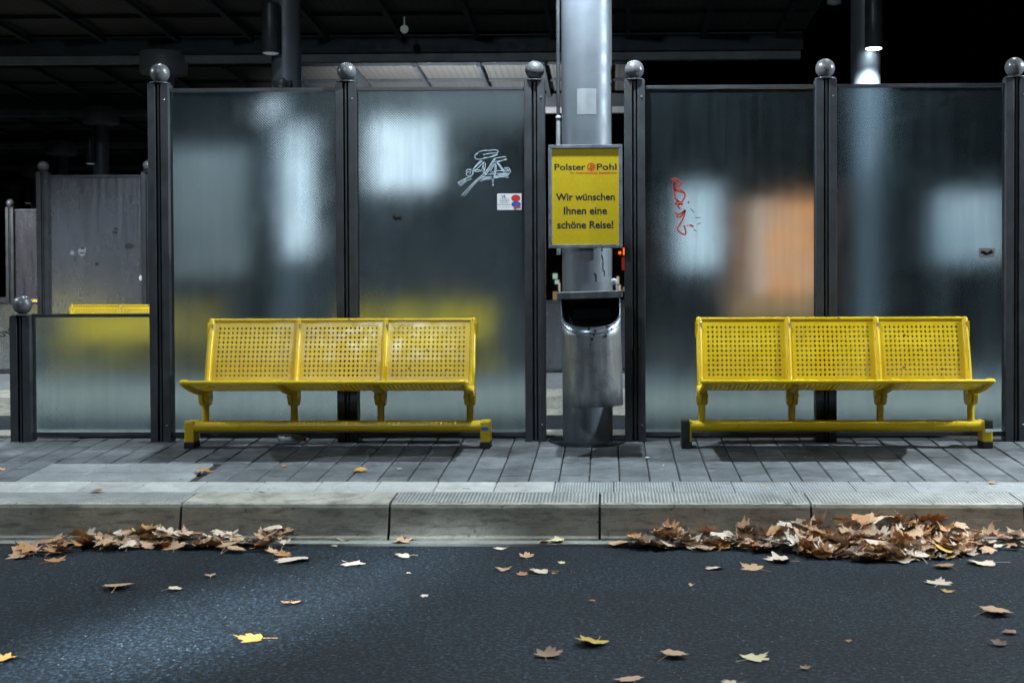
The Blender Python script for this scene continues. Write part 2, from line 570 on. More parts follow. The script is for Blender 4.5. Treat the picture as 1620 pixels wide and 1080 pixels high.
def paving(name, cells, thick, m, gap=0.004, jit=0.0015):
    vs, fs, tones = [], [], []
    for (x0, x1, y0, y1, tn) in cells:
        dz = [random.uniform(-jit, jit) for _ in range(4)]
        e = 0.004
        o = len(vs)
        x0 += gap / 2; x1 -= gap / 2; y0 += gap / 2; y1 -= gap / 2
        outer = [(x0, y0), (x1, y0), (x1, y1), (x0, y1)]
        inner = [(x0 + e, y0 + e), (x1 - e, y0 + e), (x1 - e, y1 - e), (x0 + e, y1 - e)]
        vs += [(a, bb, pz(bb) + thick + d) for (a, bb), d in zip(inner, dz)]
        vs += [(a, bb, pz(bb) + thick + d - 0.004) for (a, bb), d in zip(outer, dz)]
        vs += [(a, bb, pz(bb) + thick - 0.03) for a, bb in outer]
        loc = [(0, 1, 2, 3)] + [(4 + k, 4 + (k + 1) % 4, (k + 1) % 4, k) for k in range(4)] + [(8 + k, 8 + (k + 1) % 4, 4 + (k + 1) % 4, 4 + k) for k in range(4)]
        for f in loc:
            fs.append(tuple(i + o for i in f)); tones.append(tn)
    me = bpy.data.meshes.new(name)
    me.from_pydata(vs, [], fs)
    at = me.color_attributes.new('tone', 'FLOAT_COLOR', 'CORNER')
    for p in me.polygons:
        tn = tones[p.index]
        for li in p.loop_indices:
            at.data[li].color = (tn, tn, tn, 1)
    me.materials.append(m)
    o = bpy.data.objects.new(name, me); COL.objects.link(o)
    return struct(o)


# bed under the paving
g = MB(); g.prism_x([(6.243, -0.19), (6.243, pz(6.243) - 0.012), (7.74, pz(7.74) - 0.012), (7.74, -0.19)], -11, 11)
struct(g.build('paving_bed', M['joint']))
# strip of pale slabs along the kerb: smooth to the left, ribbed to the right
sm, rb = [], []
x = -9.0
i = 0
while x < 9.0:
    (rb if x > -0.4 or x < -3.3 else sm).append((x, x + 0.3005, 6.243, 6.488, random.uniform(0.86, 1.08)))
    x += 0.3005
paving('slab_strip', sm, 0, M['slab'])
paving('ribbed_slab_strip', rb, 0, M['slab_ribbed'])
# tactile field at the left end of the near bench
TX0, TX1, TY1 = -3.10, -2.20, 6.945
paving('tactile_paving', [(TX0 + 0.3 * k, TX0 + 0.3 * (k + 1), y0, y1, random.uniform(0.9, 1.0)) for k in range(3) for y0, y1 in ((6.488, 6.717), (6.717, TY1))], 0.001, M['slab_ribbed'])
cells = []
PW = 0.157
x = 0.045 - PW * 60
k = 0
while x < 9.2:
    y = 6.488 - (0.0 if k % 2 else 0.17) - random.uniform(0, 0.03)
    while y < 7.715:
        y1 = min(y + 0.325, 7.715)
        ya = max(y, 6.488)
        if TX0 < x + PW / 2 < TX1 and y1 < TY1 + 0.08:
            pass
        else:
            xa, xb = x, x + PW
            if TX0 - PW / 2 < x + PW / 2 < TX1 + PW / 2 and ya < TY1:
                if TX0 < x + PW / 2 < TX1:
                    ya = TY1
                elif x + PW / 2 <= TX0:
                    xb = min(xb, TX0)
                else:
                    xa = max(xa, TX1)
            if y1 - ya > 0.02 and xb - xa > 0.02:
                cells.append((xa, xb, ya, y1, random.uniform(0.78, 1.12)))
        y = y1
    x += PW; k += 1
paving('pavement', cells, 0, M['paver'], 0.007, 0.002)
# coping along the back edge of the platform, then the drop to the next lane
g = MB(); g.prism_x([(7.745, -0.19), (7.745, 0.118), (7.76, 0.124), (7.985, 0.126), (8.0, 0.115), (8.0, -0.19)], -30, 30)
struct(g.build('coping', M['kerb_face']))
# the platforms further back repeat the same section
for r in range(1, 6):
    dy = ROWY * r
    g = MB()
    g.prism_x([(5.958 + dy, -0.19), (5.985 + dy, -0.128), (6.01 + dy, -0.01), (6.03 + dy, 0.0), (6.45 + dy, 0.026), (6.45 + dy, -0.19)], -40, 30)
    struct(g.build('kerb', M['kerb_face']))
    g = MB()
    g.prism_x([(6.455 + dy, -0.19), (6.455 + dy, 0.026), (8.0 + dy, 0.122), (8.0 + dy, -0.19)], -40, 30)
    struct(g.build('platform', M['platform']))

# ------------------------------------------------------------------ benches


def make_bench():
    root = empty('perforated_bench')
    W = 1.575
    sw = W / 3
    # side profile from the seat lip to the top of the back (y towards the wall, z up)
    seat = [(-0.430, 0.405), (-0.40, 0.397), (-0.32, 0.375), (-0.22, 0.350), (-0.12, 0.338), (-0.05, 0.338), (-0.02, 0.345)]
    back = [(0.0, 0.375), (0.012, 0.42), (0.030, 0.50), (0.052, 0.58), (0.078, 0.66), (0.100, 0.735)]

    def along(prof, n):
        P = [Vector(p) for p in prof]
        L = [0]
        for a, bb in zip(P, P[1:]):
            L.append(L[-1] + (bb - a).length)
        out = []
        for k in range(n + 1):
            d = L[-1] * k / n
            i = max(j for j in range(len(L) - 1) if L[j] <= d + 1e-9)
            f = (d - L[i]) / (L[i + 1] - L[i])
            out.append(P[i].lerp(P[i + 1], f))
        return out

    def sheet(name, prof, x0, x1, nu, nv, mu, mv, hr):
        """perforated sheet: nu x nv cells with a round hole in each, solid margins mu (u cells) and mv"""
        sub = 2
        path = along(prof, (nv + 2 * mv) * sub)
        tot = nu + 2 * mu
        th = 0.003

        def P(u, vv, side):
            f = max(0, min(len(path) - 1, vv * sub))
            i = min(int(f), len(path) - 2)
            p = path[i].lerp(path[i + 1], f - i)
            d = (path[i + 1] - path[i]).normalized()
            nn = Vector((-d.y, d.x)) * th * side
            return (x0 + (x1 - x0) * u / tot, p.x + nn.x, p.y + nn.y)
        key = {}
        vs, fs = [], []

        def V(u, vv, side):
            kk = (round(u, 4), round(vv, 4), side)
            if kk not in key:
                key[kk] = len(vs); vs.append(P(u, vv, side))
            return key[kk]
        oct_ = [(math.cos(PI / 4 * k), math.sin(PI / 4 * k)) for k in range(8)]
        sq = [(0.5, 0), (0.5, 0.5), (0, 0.5), (-0.5, 0.5), (-0.5, 0), (-0.5, -0.5), (0, -0.5), (0.5, -0.5)]
        for iu in range(tot):
            for iv in range(nv + 2 * mv):
                cu, cv = iu + 0.5, iv + 0.5
                hole = mu <= iu < tot - mu and mv <= iv < nv + mv
                for side in (1, -1):
                    o = [V(cu + a, cv + bb, side) for a, bb in sq]
                    if hole:
                        q = [V(cu + a * hr, cv + bb * hr, side) for a, bb in oct_]
                        for k in range(8):
                            fs.append((o[k], o[(k + 1) % 8], q[(k + 1) % 8], q[k]))
                    else:
                        fs.append(tuple(o))
                if hole:
                    for k in range(8):
                        a, bb = oct_[k], oct_[(k + 1) % 8]
                        fs.append((V(cu + a[0] * hr, cv + a[1] * hr, 1), V(cu + bb[0] * hr, cv + bb[1] * hr, 1),
                                   V(cu + bb[0] * hr, cv + bb[1] * hr, -1), V(cu + a[0] * hr, cv + a[1] * hr, -1)))
        mb = MB(); mb.add(vs, fs, False)
        return mb.build(name, M['yellow'], root)

    for k in range(3):
        x0 = -W / 2 + sw * k + 0.014
        x1 = x0 + sw - 0.028
        sheet('backrest', back, x0, x1, 17, 11, 1, 1, 0.255)
        sheet('seat', seat, x0, x1, 17, 12, 1, 1, 0.235)
    # four hoops: down the back, under the seat, out to the lip
    for k in range(4):
        xx = -W / 2 + sw * k
        mb = MB()
        path = [(xx, 0.101, 0.738), (xx, 0.077, 0.66), (xx, 0.050, 0.58), (xx, 0.028, 0.50), (xx, 0.010, 0.42), (xx, -0.004, 0.376), (xx, -0.022, 0.345)]
        mb.tube(path, 0.0185, 12)
        mb.ball(path[0], 0.0188, 12)
        path = [(xx, -0.02, 0.343), (xx, -0.07, 0.330), (xx, -0.14, 0.331), (xx, -0.23, 0.345), (xx, -0.33, 0.371), (xx, -0.41, 0.400), (xx, -0.434, 0.413)]
        mb.tube(path, [0.0185, 0.018, 0.0175, 0.017, 0.017, 0.019, 0.017], 12)
        # flattened knob where the hoop ends on the lip
        mb.ball((xx, -0.412, 0.409), 0.030, 14, 0.55)
        hoop = mb.build('side_hoop', M['yellow'], root)
        # worn-through chips at the top bends
        if k in (0, 1, 2):
            c_ = MB(); c_.box(xx + 0.006, xx + 0.0165, 0.071, 0.080, 0.680, 0.722, 0.003)
            c_.build('bare_chip', M['residue'], hoop)
        # upright with its clamp
        mb = MB()
        xs = xx + (0.006 if k < 2 else -0.006)
        mb.tube([(xs, -0.055, 0.155), (xs, -0.055, 0.30)], 0.0205, 14)
        up = mb.build('upright', M['yellow'], root)
        mb = MB()
        for sx in (-1, 1):
            pts = []
            for a in range(20):
                an = 2 * PI * a / 20
                yy, zz = -0.055 + 0.046 * math.cos(an), 0.302 + 0.058 * math.sin(an)
                pts.append((yy, zz))
            mb.prism_x(pts, xs + sx * 0.003, xs + sx * 0.031)
        mb.tube([(xs - 0.036, -0.085, 0.30), (xs + 0.036, -0.085, 0.30)], 0.009, 8)
        o = mb.build('clamp', M['yellow'], up)
        bv = o.modifiers.new('bevel', 'BEVEL'); bv.width = 0.005; bv.segments = 2; bv.limit_method = 'ANGLE'
    # rolled edges
    mb = MB()
    mb.tube([(-W / 2, 0.103, 0.742), (W / 2, 0.103, 0.742)], 0.012, 10)
    mb.build('top_rail', M['yellow'], root)
    mb = MB()
    mb.tube([(-W / 2 - 0.012, -0.437, 0.409), (W / 2 + 0.012, -0.437, 0.409)], 0.0125, 10)
    mb.build('front_rail', M['yellow'], root)
    # small flanges on the upper outer corners
    for sx in (-1, 1):
        mb = MB()
        mb.box(sx * (W / 2 + 0.017) - 0.006, sx * (W / 2 + 0.017) + 0.006, 0.07, 0.112, 0.632, 0.728, 0.004)
        mb.build('corner_flange', M['yellow'], root)
    # ground beam on two feet
    mb = MB(); mb.tube([(-0.90, -0.055, 0.122), (0.90, -0.055, 0.122)], 0.0345, 18)
    mb.build('ground_beam', M['yellow'], root)
    for sx in (-1, 1):
        mb = MB()
        mb.box(sx * 0.872 - 0.029, sx * 0.872 + 0.029, -0.089, 0.02, 0.028, 0.1545, 0.009)
        ft = mb.build('foot', M['yellow'], root)
        mb = MB()
        mb.box(sx * 0.872 - 0.031, sx * 0.872 + 0.031, -0.091, 0.022, -0.006, 0.034, 0.006)
        mb.build('foot_shoe', M['black'], ft)
    return root


BY = 7.455
bench = make_bench()
bench.location = (-1.607, BY, pz(BY) + 0.002)
tag(bench, 'yellow perforated metal three-seat bench left of the column with the yellow poster', 'bench', 'yellow benches on the platforms')
b2 = copy_tree(bench)
b2.location = (1.316, BY, pz(BY) + 0.002)
tag(b2, 'yellow perforated metal three-seat bench right of the column, its outer feet worn black', 'bench', 'yellow benches on the platforms')
BENCHES = [bench, b2]
# wear that only one of the two shows
for xa, xb in ((0.06, 0.215), (0.30, 0.42)):
    mb = MB()
    pts = []
    x_ = xa
    while x_ < xb:
        x_ += random.uniform(0.002, 0.008); pts.append((x_ - (0.004 if random.random() < 0.3 else 0), 0.7125 + random.uniform(-0.009, 0.008)))
    mb.ribbon(pts, 0.0022, 0.0862)
    mb.build('marker_scribble', M['soot'], bench)
mb = MB(); mb.box(0.852, 0.892, -0.0935, -0.088, 0.100, 0.122, 0.001)
mb.build('sticker', M['blue'], bench)
for sx in (-1, 1):
    mb = MB(); mb.box(sx * 0.878 - 0.025, sx * 0.878 + 0.025, -0.0925, -0.0, 0.03 if sx < 0 else 0.10, 0.1585, 0.009)
    mb.build('worn_sleeve', M['black'], b2)
mb = MB(); mb.box(0.856, 0.898, -0.0945, -0.089, 0.088, 0.106, 0.001)
mb.build('sticker', M['white'], b2)
for r, dx, lab in ((1, 0.0, 'yellow bench behind the low glass pane, only its top rail showing over it'),
                   (1, 2.92, 'yellow bench on the second platform, blurred behind the tall glass left of the column'),
                   (2, 0.0, 'far yellow bench at the left edge, a sliver seen beside the dark post')):
    c = copy_tree(bench)
    for ch in list(c.children):
        if ch.name.split('.')[0] in ('marker_scribble', 'sticker'):
            bpy.data.objects.remove(ch)
    c.location = (-1.607 + dx + ROWX * r, BY + ROWY * r, pz(BY) + 0.002)
    tag(c, lab, 'bench', 'yellow benches on the platforms')

# ------------------------------------------------------------------ glass screens
GY = 7.63
GB = 0.098
PT = 2.165          # post height above the paving


def add_post(root, x, h, lit=True):
    """two flat flanges with a dark slot and a bright web, a cap plate and a ball"""
    z0, z1 = GB - 0.02, GB + h
    mb = MB()
    mb.box(x - 0.062, x - 0.016, GY - 0.045, GY + 0.045, z0, z1, 0.003)
    mb.box(x + 0.016, x + 0.062, GY - 0.045, GY + 0.045, z0, z1, 0.003)
    mb.box(x - 0.0045, x + 0.0075, GY - 0.040, GY - 0.018, z0, z1 - 0.002, 0.002)
    p = mb.build('post', M['post'], root)
    mb = MB(); mb.box(x - 0.015, x + 0.015, GY - 0.015, GY + 0.044, z0, z1 - 0.002)
    mb.build('slot', M['post_dark'], p)
    if h > 1:
        mb = MB()
        for zz in (z0 + 0.12, z1 - 0.10):
            mb.ball((x + 0.04, GY - 0.046, zz), 0.006, 8)
        mb.build('screw', M['alu'], p)
    mb = MB(); mb.lathe(x, GY, [(0.0001, z1), (0.058, z1), (0.064, z1 + 0.004), (0.062, z1 + 0.009), (0.022, z1 + 0.013), (0.02, z1 + 0.02)], 28)
    mb.build('cap_plate', M['post'], p)
    mb = MB(); mb.ball((x, GY, z1 + 0.013 + 0.055), 0.058, 28)
    mb.build('ball_finial', M['ball'], p)
    return p


def add_pane(root, x0, x1, h, gm):
    z0, z1 = GB + 0.055, GB + h
    mb = MB(); mb.box(x0, x1, GY - 0.005, GY + 0.005, z0, z1)
    pane = mb.build('pane', gm, root)
    mb = MB()
    mb.box(x0, x1, GY - 0.014, GY + 0.014, z1 + 0.0005, z1 + 0.022, 0.002)
    mb.build('top_rail', M['post'], root)
    mb = MB()
    mb.box(x0, x1, GY - 0.014, GY + 0.014, z0 - 0.026, z0 - 0.0005, 0.002)
    mb.build('bottom_rail', M['post'], root)
    return pane


HP = 2.115   # tall pane top above paving
LP = 0.755   # low pane top


def left_screen(gm):
    root = empty('glass_screen', (0, 0, 0))
    add_post(root, -3.582, 0.765)
    for x in (-2.725, -1.588, -0.451):
        add_post(root, x, PT)
    a = add_pane(root, -3.52, -2.787, LP, gm)
    b_ = add_pane(root, -2.663, -1.650, HP, gm)
    c_ = add_pane(root, -1.526, -0.513, HP, gm)
    return root, a, b_, c_


def right_screen(gm, low):
    root = empty('glass_screen', (0, 0, 0))
    for x in (0.149, 1.292, 2.420):
        add_post(root, x, PT)
    a = add_pane(root, 0.211, 1.230, HP, gm)
    b_ = add_pane(root, 1.354, 2.358, HP, gm)
    if low:
        add_pane(root, 2.482, 3.60, LP, gm)
        add_post(root, 3.662, 0.765)
    return root, a, b_


ls, lowpane, paneA, paneB = left_screen(M['glass'])
tag(ls, 'frosted glass screen of two tall panes and a low one behind the left bench', 'glass screen', 'glass screens on the platforms')
rs, paneC, paneD = right_screen(M['glass'], False)
tag(rs, 'frosted glass screen of two tall panes with a red scrawl, behind the right bench', 'glass screen', 'glass screens on the platforms')
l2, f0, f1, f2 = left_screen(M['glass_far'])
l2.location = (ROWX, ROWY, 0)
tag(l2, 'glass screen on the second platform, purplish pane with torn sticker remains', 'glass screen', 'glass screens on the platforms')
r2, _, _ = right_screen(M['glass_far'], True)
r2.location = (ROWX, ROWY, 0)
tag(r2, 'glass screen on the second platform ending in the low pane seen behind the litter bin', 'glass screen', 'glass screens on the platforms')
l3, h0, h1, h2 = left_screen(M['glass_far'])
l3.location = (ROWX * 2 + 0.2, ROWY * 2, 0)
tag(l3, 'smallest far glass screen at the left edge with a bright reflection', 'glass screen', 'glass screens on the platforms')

# marks on the panes.  U(px,py): a point of the front plane of the wall of glass, measured off the photograph
FY = GY - 0.0062


def U(px, py):
    return (-2.7256 + (px - 258.0) * 0.0038235, 1.042 + (450.6 - (px - 965) * 0.0032 * 0.8 - py) * 0.003822)


def strokes(name, m, parent, lines, wd, zoom=None, y=FY):
    mb = MB()
    for ln in lines:
        pts = [U(*(zoom(p) if zoom else p)) for p in ln]
        if len(pts) > 2:
            sm_ = []
            for i in range(len(pts) - 1):
                p0, p1, p2, p3 = pts[max(0, i - 1)], pts[i], pts[i + 1], pts[min(len(pts) - 1, i + 2)]
                for q in range(5):
                    s_ = q / 5
                    sm_.append(tuple(0.5 * (2 * p1[d] + (p2[d] - p0[d]) * s_ + (2 * p0[d] - 5 * p1[d] + 4 * p2[d] - p3[d]) * s_ ** 2 + (3 * p1[d] - p0[d] - 3 * p2[d] + p3[d]) * s_ ** 3) for d in (0, 1)))
            pts = sm_ + [pts[-1]]
        mb.ribbon(pts, wd, y)
    return mb.build(name, m, parent)


zw = lambda p: (680 + p[0] * 0.14815, 200 + p[1] * 0.14815)
WS = [[(600, 270), (540, 300), (528, 340), (560, 360), (640, 345)], [(545, 310), (580, 275), (660, 262)],
      [(535, 350), (590, 358), (700, 330), (770, 300)], [(615, 310), (700, 295), (765, 290), (772, 268), (730, 258), (670, 268)],
      [(620, 340), (700, 335), (768, 310)], [(720, 360), (760, 345), (860, 330)], [(740, 385), (800, 375), (870, 360)], [(770, 388), (830, 368), (858, 350)],
      [(605, 375), (505, 465)], [(620, 390), (530, 480)], [(590, 370), (510, 460), (560, 470), (620, 490), (655, 525)],
      [(510, 480), (560, 490), (600, 480), (640, 515)], [(610, 390), (625, 480)], [(640, 400), (630, 480)], [(625, 385), (600, 470)],
      [(720, 370), (640, 490), (520, 600), (380, 745)], [(750, 345), (660, 500), (540, 600), (410, 750)], [(735, 350), (650, 490)], [(740, 400), (690, 490)],
      [(745, 400), (735, 500), (715, 640)], [(755, 420), (745, 520), (710, 600)], [(715, 560), (722, 640)],
      [(755, 395), (790, 430), (830, 490), (880, 510)], [(765, 395), (800, 425), (840, 485)],
      [(700, 500), (780, 480), (860, 485), (900, 470)], [(670, 520), (760, 510), (880, 515)],
      [(840, 450), (885, 450), (905, 490), (880, 515), (835, 500), (830, 470), (870, 465), (890, 490)],
      [(580, 555), (640, 545), (710, 545)], [(585, 590), (640, 570), (705, 570)], [(600, 570), (660, 555), (700, 560)],
      [(735, 545), (800, 520), (890, 525)], [(735, 560), (810, 545), (885, 555)], [(740, 550), (820, 530), (885, 540)],
      [(430, 490), (450, 465), (495, 475), (505, 510), (470, 535), (435, 520), (450, 490), (480, 495), (470, 515)],
      [(490, 540), (430, 560), (345, 605)], [(490, 565), (430, 590), (375, 640)], [(345, 605), (378, 638)], [(430, 570), (370, 615)]]
strokes('scratched_scrawl', M['scrawl_white'], paneB, WS, 0.0042, zw)
zr = lambda p: (1040 + p[0] * 0.25926, 260 + p[1] * 0.25926)
RS_ = [[(105, 98), (135, 94), (160, 110), (160, 130), (125, 150), (118, 135), (135, 105)], [(122, 110), (128, 160), (160, 175), (185, 180)],
       [(118, 165), (150, 160), (185, 180), (185, 210), (165, 235), (135, 220), (125, 185), (128, 160)], [(150, 225), (130, 250), (160, 245), (145, 262), (160, 278)],
       [(122, 298), (150, 312), (190, 285)], [(135, 320), (160, 328), (180, 300), (192, 284)], [(192, 284), (175, 340), (140, 400)],
       [(140, 400), (165, 425), (190, 432), (192, 410), (182, 375)]]
strokes('red_scrawl', M['scrawl_red'], paneC, RS_, 0.0095, zr)
strokes('red_scrawl', M['scrawl_red'], paneC, [[(205, 236), (214, 240)], [(201, 376), (207, 380)], [(215, 375), (240, 384)], [(160, 250), (178, 246)]], 0.012, zr)
# paint drips and smudges beside the red scrawl
strokes('drip_mark', M['soot'], paneC, [[(222, 275), (245, 300)], [(250, 330), (285, 330)], [(262, 372), (285, 362)], [(355, 450), (372, 470)], [(240, 400), (258, 414)]], 0.004, zr)
strokes('smudge', M['soot'], paneB, [[(627, 343), (634, 347), (642, 342)], [(630, 348), (636, 344), (641, 349)], [(629, 340), (633, 349)]], 0.011)


def wallrect(name, m, parent, px0, px1, py0, py1, y):
    (xa, za), (xb, zb) = U(px0, py1), U(px1, py0)
    mb = MB(); mb.box(xa, xb, y - 0.0008, y, za, zb)
    return mb.build(name, m, parent)


# advertising sticker on the second tall pane
st = wallrect('sticker', M['white'], paneB, 793, 831.5, 307, 333, FY)
mb = MB()
cx, cz = U(823, 314.5)
pts = [(cx + 0.030 * math.cos(a) * (1.0 if math.cos(a) < 0 else 0.85), cz + 0.021 * math.sin(a)) for a in [2 * PI * k / 24 for k in range(24)]]
mb.add([(p[0], FY - 0.0014, p[1]) for p in pts], [tuple(range(24))])
mb.build('red_print', M['red'], st)
mb = MB()
cx, cz = U(823, 324)
pts = [(cx + 0.029 * math.cos(a), cz + 0.017 * math.sin(a)) for a in [2 * PI * k / 24 for k in range(24)]]
mb.add([(p[0], FY - 0.0019, p[1]) for p in pts], [tuple(range(24))])
mb.build('blue_print', M['blue'], st)
strokes('red_print', M['red'], st, [[(820, 331), (824, 328), (830, 328)]], 0.012, None, FY - 0.0024)
strokes('grey_print', M['grey_print'], st, [[(797, 316), (812, 316)], [(797, 318.5), (812, 318.5)], [(797, 321), (810, 321)], [(793, 324.5), (814, 324.5)],
                                            [(797, 328.5), (799, 328.5)], [(801.5, 328.5), (803.5, 328.5)], [(806, 328.5), (808, 328.5)], [(810, 328.5), (812, 328.5)]], 0.0032, None, FY - 0.0013)
x_, z_ = U(799.5, 314.3)
text_mesh('lettering', 'V', 0.014, 0.026, M['red'], st, (x_, FY - 0.0013, z_), 0.03)
text_mesh('lettering', 'R', 0.013, 0.026, M['blue'], st, (x_ + 0.0145, FY - 0.0013, z_), 0.03)
# small torn sticker on the last pane
st = wallrect('sticker', M['grey_print'], paneD, 1548, 1573, 394, 409, FY)
strokes('smudge', M['soot'], st, [[(1551, 402), (1556, 400), (1562, 403), (1570, 400)], [(1553, 399), (1559, 404), (1568, 398)]], 0.011, None, FY - 0.0013)


def rowmarks(parent, items, m, y):
    for (x, z, w_, h_) in items:
        mb = MB()
        n = 9
        pts = [(x + w_ / 2 * math.cos(2 * PI * k / n) * random.uniform(0.7, 1.15), z + h_ / 2 * math.sin(2 * PI * k / n) * random.uniform(0.7, 1.15)) for k in range(n)]
        mb.add([(p[0], y, p[1]) for p in pts], [tuple(range(n))])
        mb.build('sticker_remnant', m, parent)


# torn stickers on the second platform's pane (local x of that screen)
rowmarks(f1, [(-2.31, 1.42, 0.10, 0.11), (-2.42, 1.20 + 0.20, 0.05, 0.06)], M['residue'], FY)
rowmarks(f1, [(-2.305, 1.45, 0.06, 0.03), (-2.31, 1.40, 0.07, 0.02), (-1.80, 1.47, 0.11, 0.07), (-1.95, 1.62, 0.07, 0.03), (-1.94, 1.66, 0.06, 0.025), (-2.15, 1.28, 0.04, 0.04)], M['soot'], FY - 0.0006)
rowmarks(f1, [(-1.68, 1.13, 0.035, 0.06)], M['white'], FY - 0.0012)
rowmarks(h2, [(-0.62, 1.36, 0.09, 0.07)], M['soot'], FY)

# chain hung from the low post
ch = MB()
for k in range(11):
    f = k / 10
    cx = -3.645 - f * 0.36; cz = 0.735 + 0.098 - 0.115 * f + 0.02 * f * f - 0.06
    ring = []
    for a in range(13):
        an = 2 * PI * a / 12
        px_, q_ = 0.024 * math.cos(an), 0.012 * math.sin(an)
        ring.append((cx + px_, GY + (q_ if k % 2 else 0), cz + px_ * -0.28 + (0 if k % 2 else q_)))
    ch.tube(ring, 0.0038, 6, False)
tag(ch.build('chain', M['post_dark']), 'thin dark chain hooked to the low ball-topped post at the left edge', 'chain')

# ------------------------------------------------------------------ columns


def add_downlight(root, x, y, zb, lit):
    mb = MB()
    mb.lathe(x, y, [(0.085, zb), (0.092, zb + 0.01), (0.092, zb + 0.50), (0.088, zb + 0.52), (0.0001, zb + 0.525)], 28)
    mb.box(x - 0.03, x + 0.03, y + 0.085, y + 0.16, zb + 0.12, zb + 0.40, 0.004)
    d = mb.build('downlight', M['post'], root)
    mb = MB(); mb.lathe(x, y, [(0.0001, zb - 0.012), (0.06, zb - 0.010), (0.082, zb - 0.001)], 28)
    mb.build('lens', M['lens'] if lit else M['lens_dim'], d)
    return d


def make_column(x, y, base, top, rad, cap, light, dx=-0.12, lit=False):
    root = empty('steel_column', (x, y, base))
    mb = MB(); mb.lathe(0, 0, [(rad, -0.03), (rad, top - base)], 48)
    mb.build('shaft', M['column'], root)
    if cap:
        h = top - base
        mb = MB(); mb.lathe(0, 0, [(rad + 0.005, h - 0.40), (0.34, h - 0.36), (0.355, h - 0.34), (0.355, h - 0.06), (0.345, h - 0.04)], 40)
        mb.build('cap', M['beam'], root)
    if light:
        add_downlight(root, dx, -math.sqrt(max(0.0, (rad + 0.115) ** 2 - dx * dx)), 3.48 - base, lit)
    return root


CX = -0.138
colm = make_column(CX, GY, pz(GY), 4.62, 0.152, False, True, -0.10, True)
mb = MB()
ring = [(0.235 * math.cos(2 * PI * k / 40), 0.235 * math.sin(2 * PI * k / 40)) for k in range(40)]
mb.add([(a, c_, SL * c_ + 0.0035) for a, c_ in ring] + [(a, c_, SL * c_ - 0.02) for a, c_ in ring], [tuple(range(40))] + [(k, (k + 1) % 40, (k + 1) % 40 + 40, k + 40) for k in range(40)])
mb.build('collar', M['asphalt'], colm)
tag(colm, 'thick grey steel column carrying the yellow poster and the litter bin', 'column', 'canopy columns')
mb = MB()
n = 8
vs = []
for k in range(n + 1):
    a = -PI / 2 - 0.36 + 0.76 * k / n + 0.0
    for z in (1.945, 2.098):
        vs.append((0.1528 * math.cos(a), 0.1528 * math.sin(a), z))
mb.add(vs, [(2 * k, 2 * k + 1, 2 * k + 3, 2 * k + 2) for k in range(n)], True)
mb.build('label_residue', M['residue'], colm)
mb = MB()
mb.tube([(-0.171, -0.01, 1.12), (-0.171, -0.01, 1.935)], 0.0135, 12)
mb.ball((-0.171, -0.012, 1.945), 0.0165, 12)
mb.build('conduit', M['pipe'], colm)
mb = MB()
mb.tube([(-0.171, -0.01, 1.95), (-0.171, -0.01, 4.4)], 0.012, 10)
mb.build('conduit', M['post'], colm)  # upper run of the same pipe, its shade put into a darker colour
mb = MB()
for an, z0, dz, da in ((0.62, 1.12, -0.10, 0.10), (0.60, 1.19, -0.05, 0.07), (0.70, 1.03, -0.04, 0.08), (0.32, 1.01, -0.05, 0.10)):
    pts = []
    for k in range(6):
        f = k / 5
        a = -PI / 2 + an + da * f + 0.03 * math.sin(f * 5)
        pts.append((0.1535 * math.cos(a), 0.1535 * math.sin(a), z0 + dz * f))
    mb.tube(pts, 0.0022, 5)
mb.build('scuff_mark', M['soot'], colm)

# second platform's columns: the right one lit
c = make_column(-3.457, 13.5, pz(GY), 4.62, 0.155, True, True, -0.10)
tag(c, 'dark column behind the left screen with an unlit cylinder lamp and a small camera', 'column', 'canopy columns')
mb = MB(); mb.box(-0.10, 0.10, -0.19, -0.14, 3.045, 3.105, 0.006)
cb = mb.build('camera_bracket', M['post_dark'], c)
mb = MB(); mb.ball((0.0, -0.20, 3.08), 0.055, 16)
mb.build('security_camera', M['ball'], cb)
mb = MB(); mb.ball((-0.12, -0.17, 2.80), 0.10, 16)
mb.build('glow_ball', emit('glow_ball_emission', (0.85, 0.93, 1.0), 1.3), c)  # added glowing ball for the fixture's light on the shaft
c = make_column(2.713, 13.5, pz(GY), 4.62, 0.155, True, True, 0.03, True)
tag(c, 'column at the upper right with a lit cylinder lamp shining down its shaft', 'column', 'canopy columns')
mb = MB()
mb.tube([(-0.12, -0.1, 3.98), (-0.30, -0.14, 3.98)], 0.02, 8)
mb.lathe(-0.36, -0.15, [(0.04, 3.86), (0.075, 3.87), (0.075, 4.02), (0.05, 4.08), (0.0001, 4.09)], 20)
mb.build('floodlight', M['beam'], c)
for k, lab in ((2, 'column of the nearest visible canopy, its wide cap over the tall post at far left'),
               (3, 'column of the second visible canopy with a cylinder lamp, above the far purplish pane'),
               (4, 'slim distant column third in the receding row of capped columns'),
               (5, 'small distant column fourth in the receding row of capped columns'),
               (6, 'faintest distant column at the end of the receding row')):
    c = make_column(CX + (-3.36) * k, GY + ROWY * k, pz(GY), 4.66, 0.155, True, k > 2)
    tag(c, lab, 'column', 'canopy columns')

# ------------------------------------------------------------------ canopies


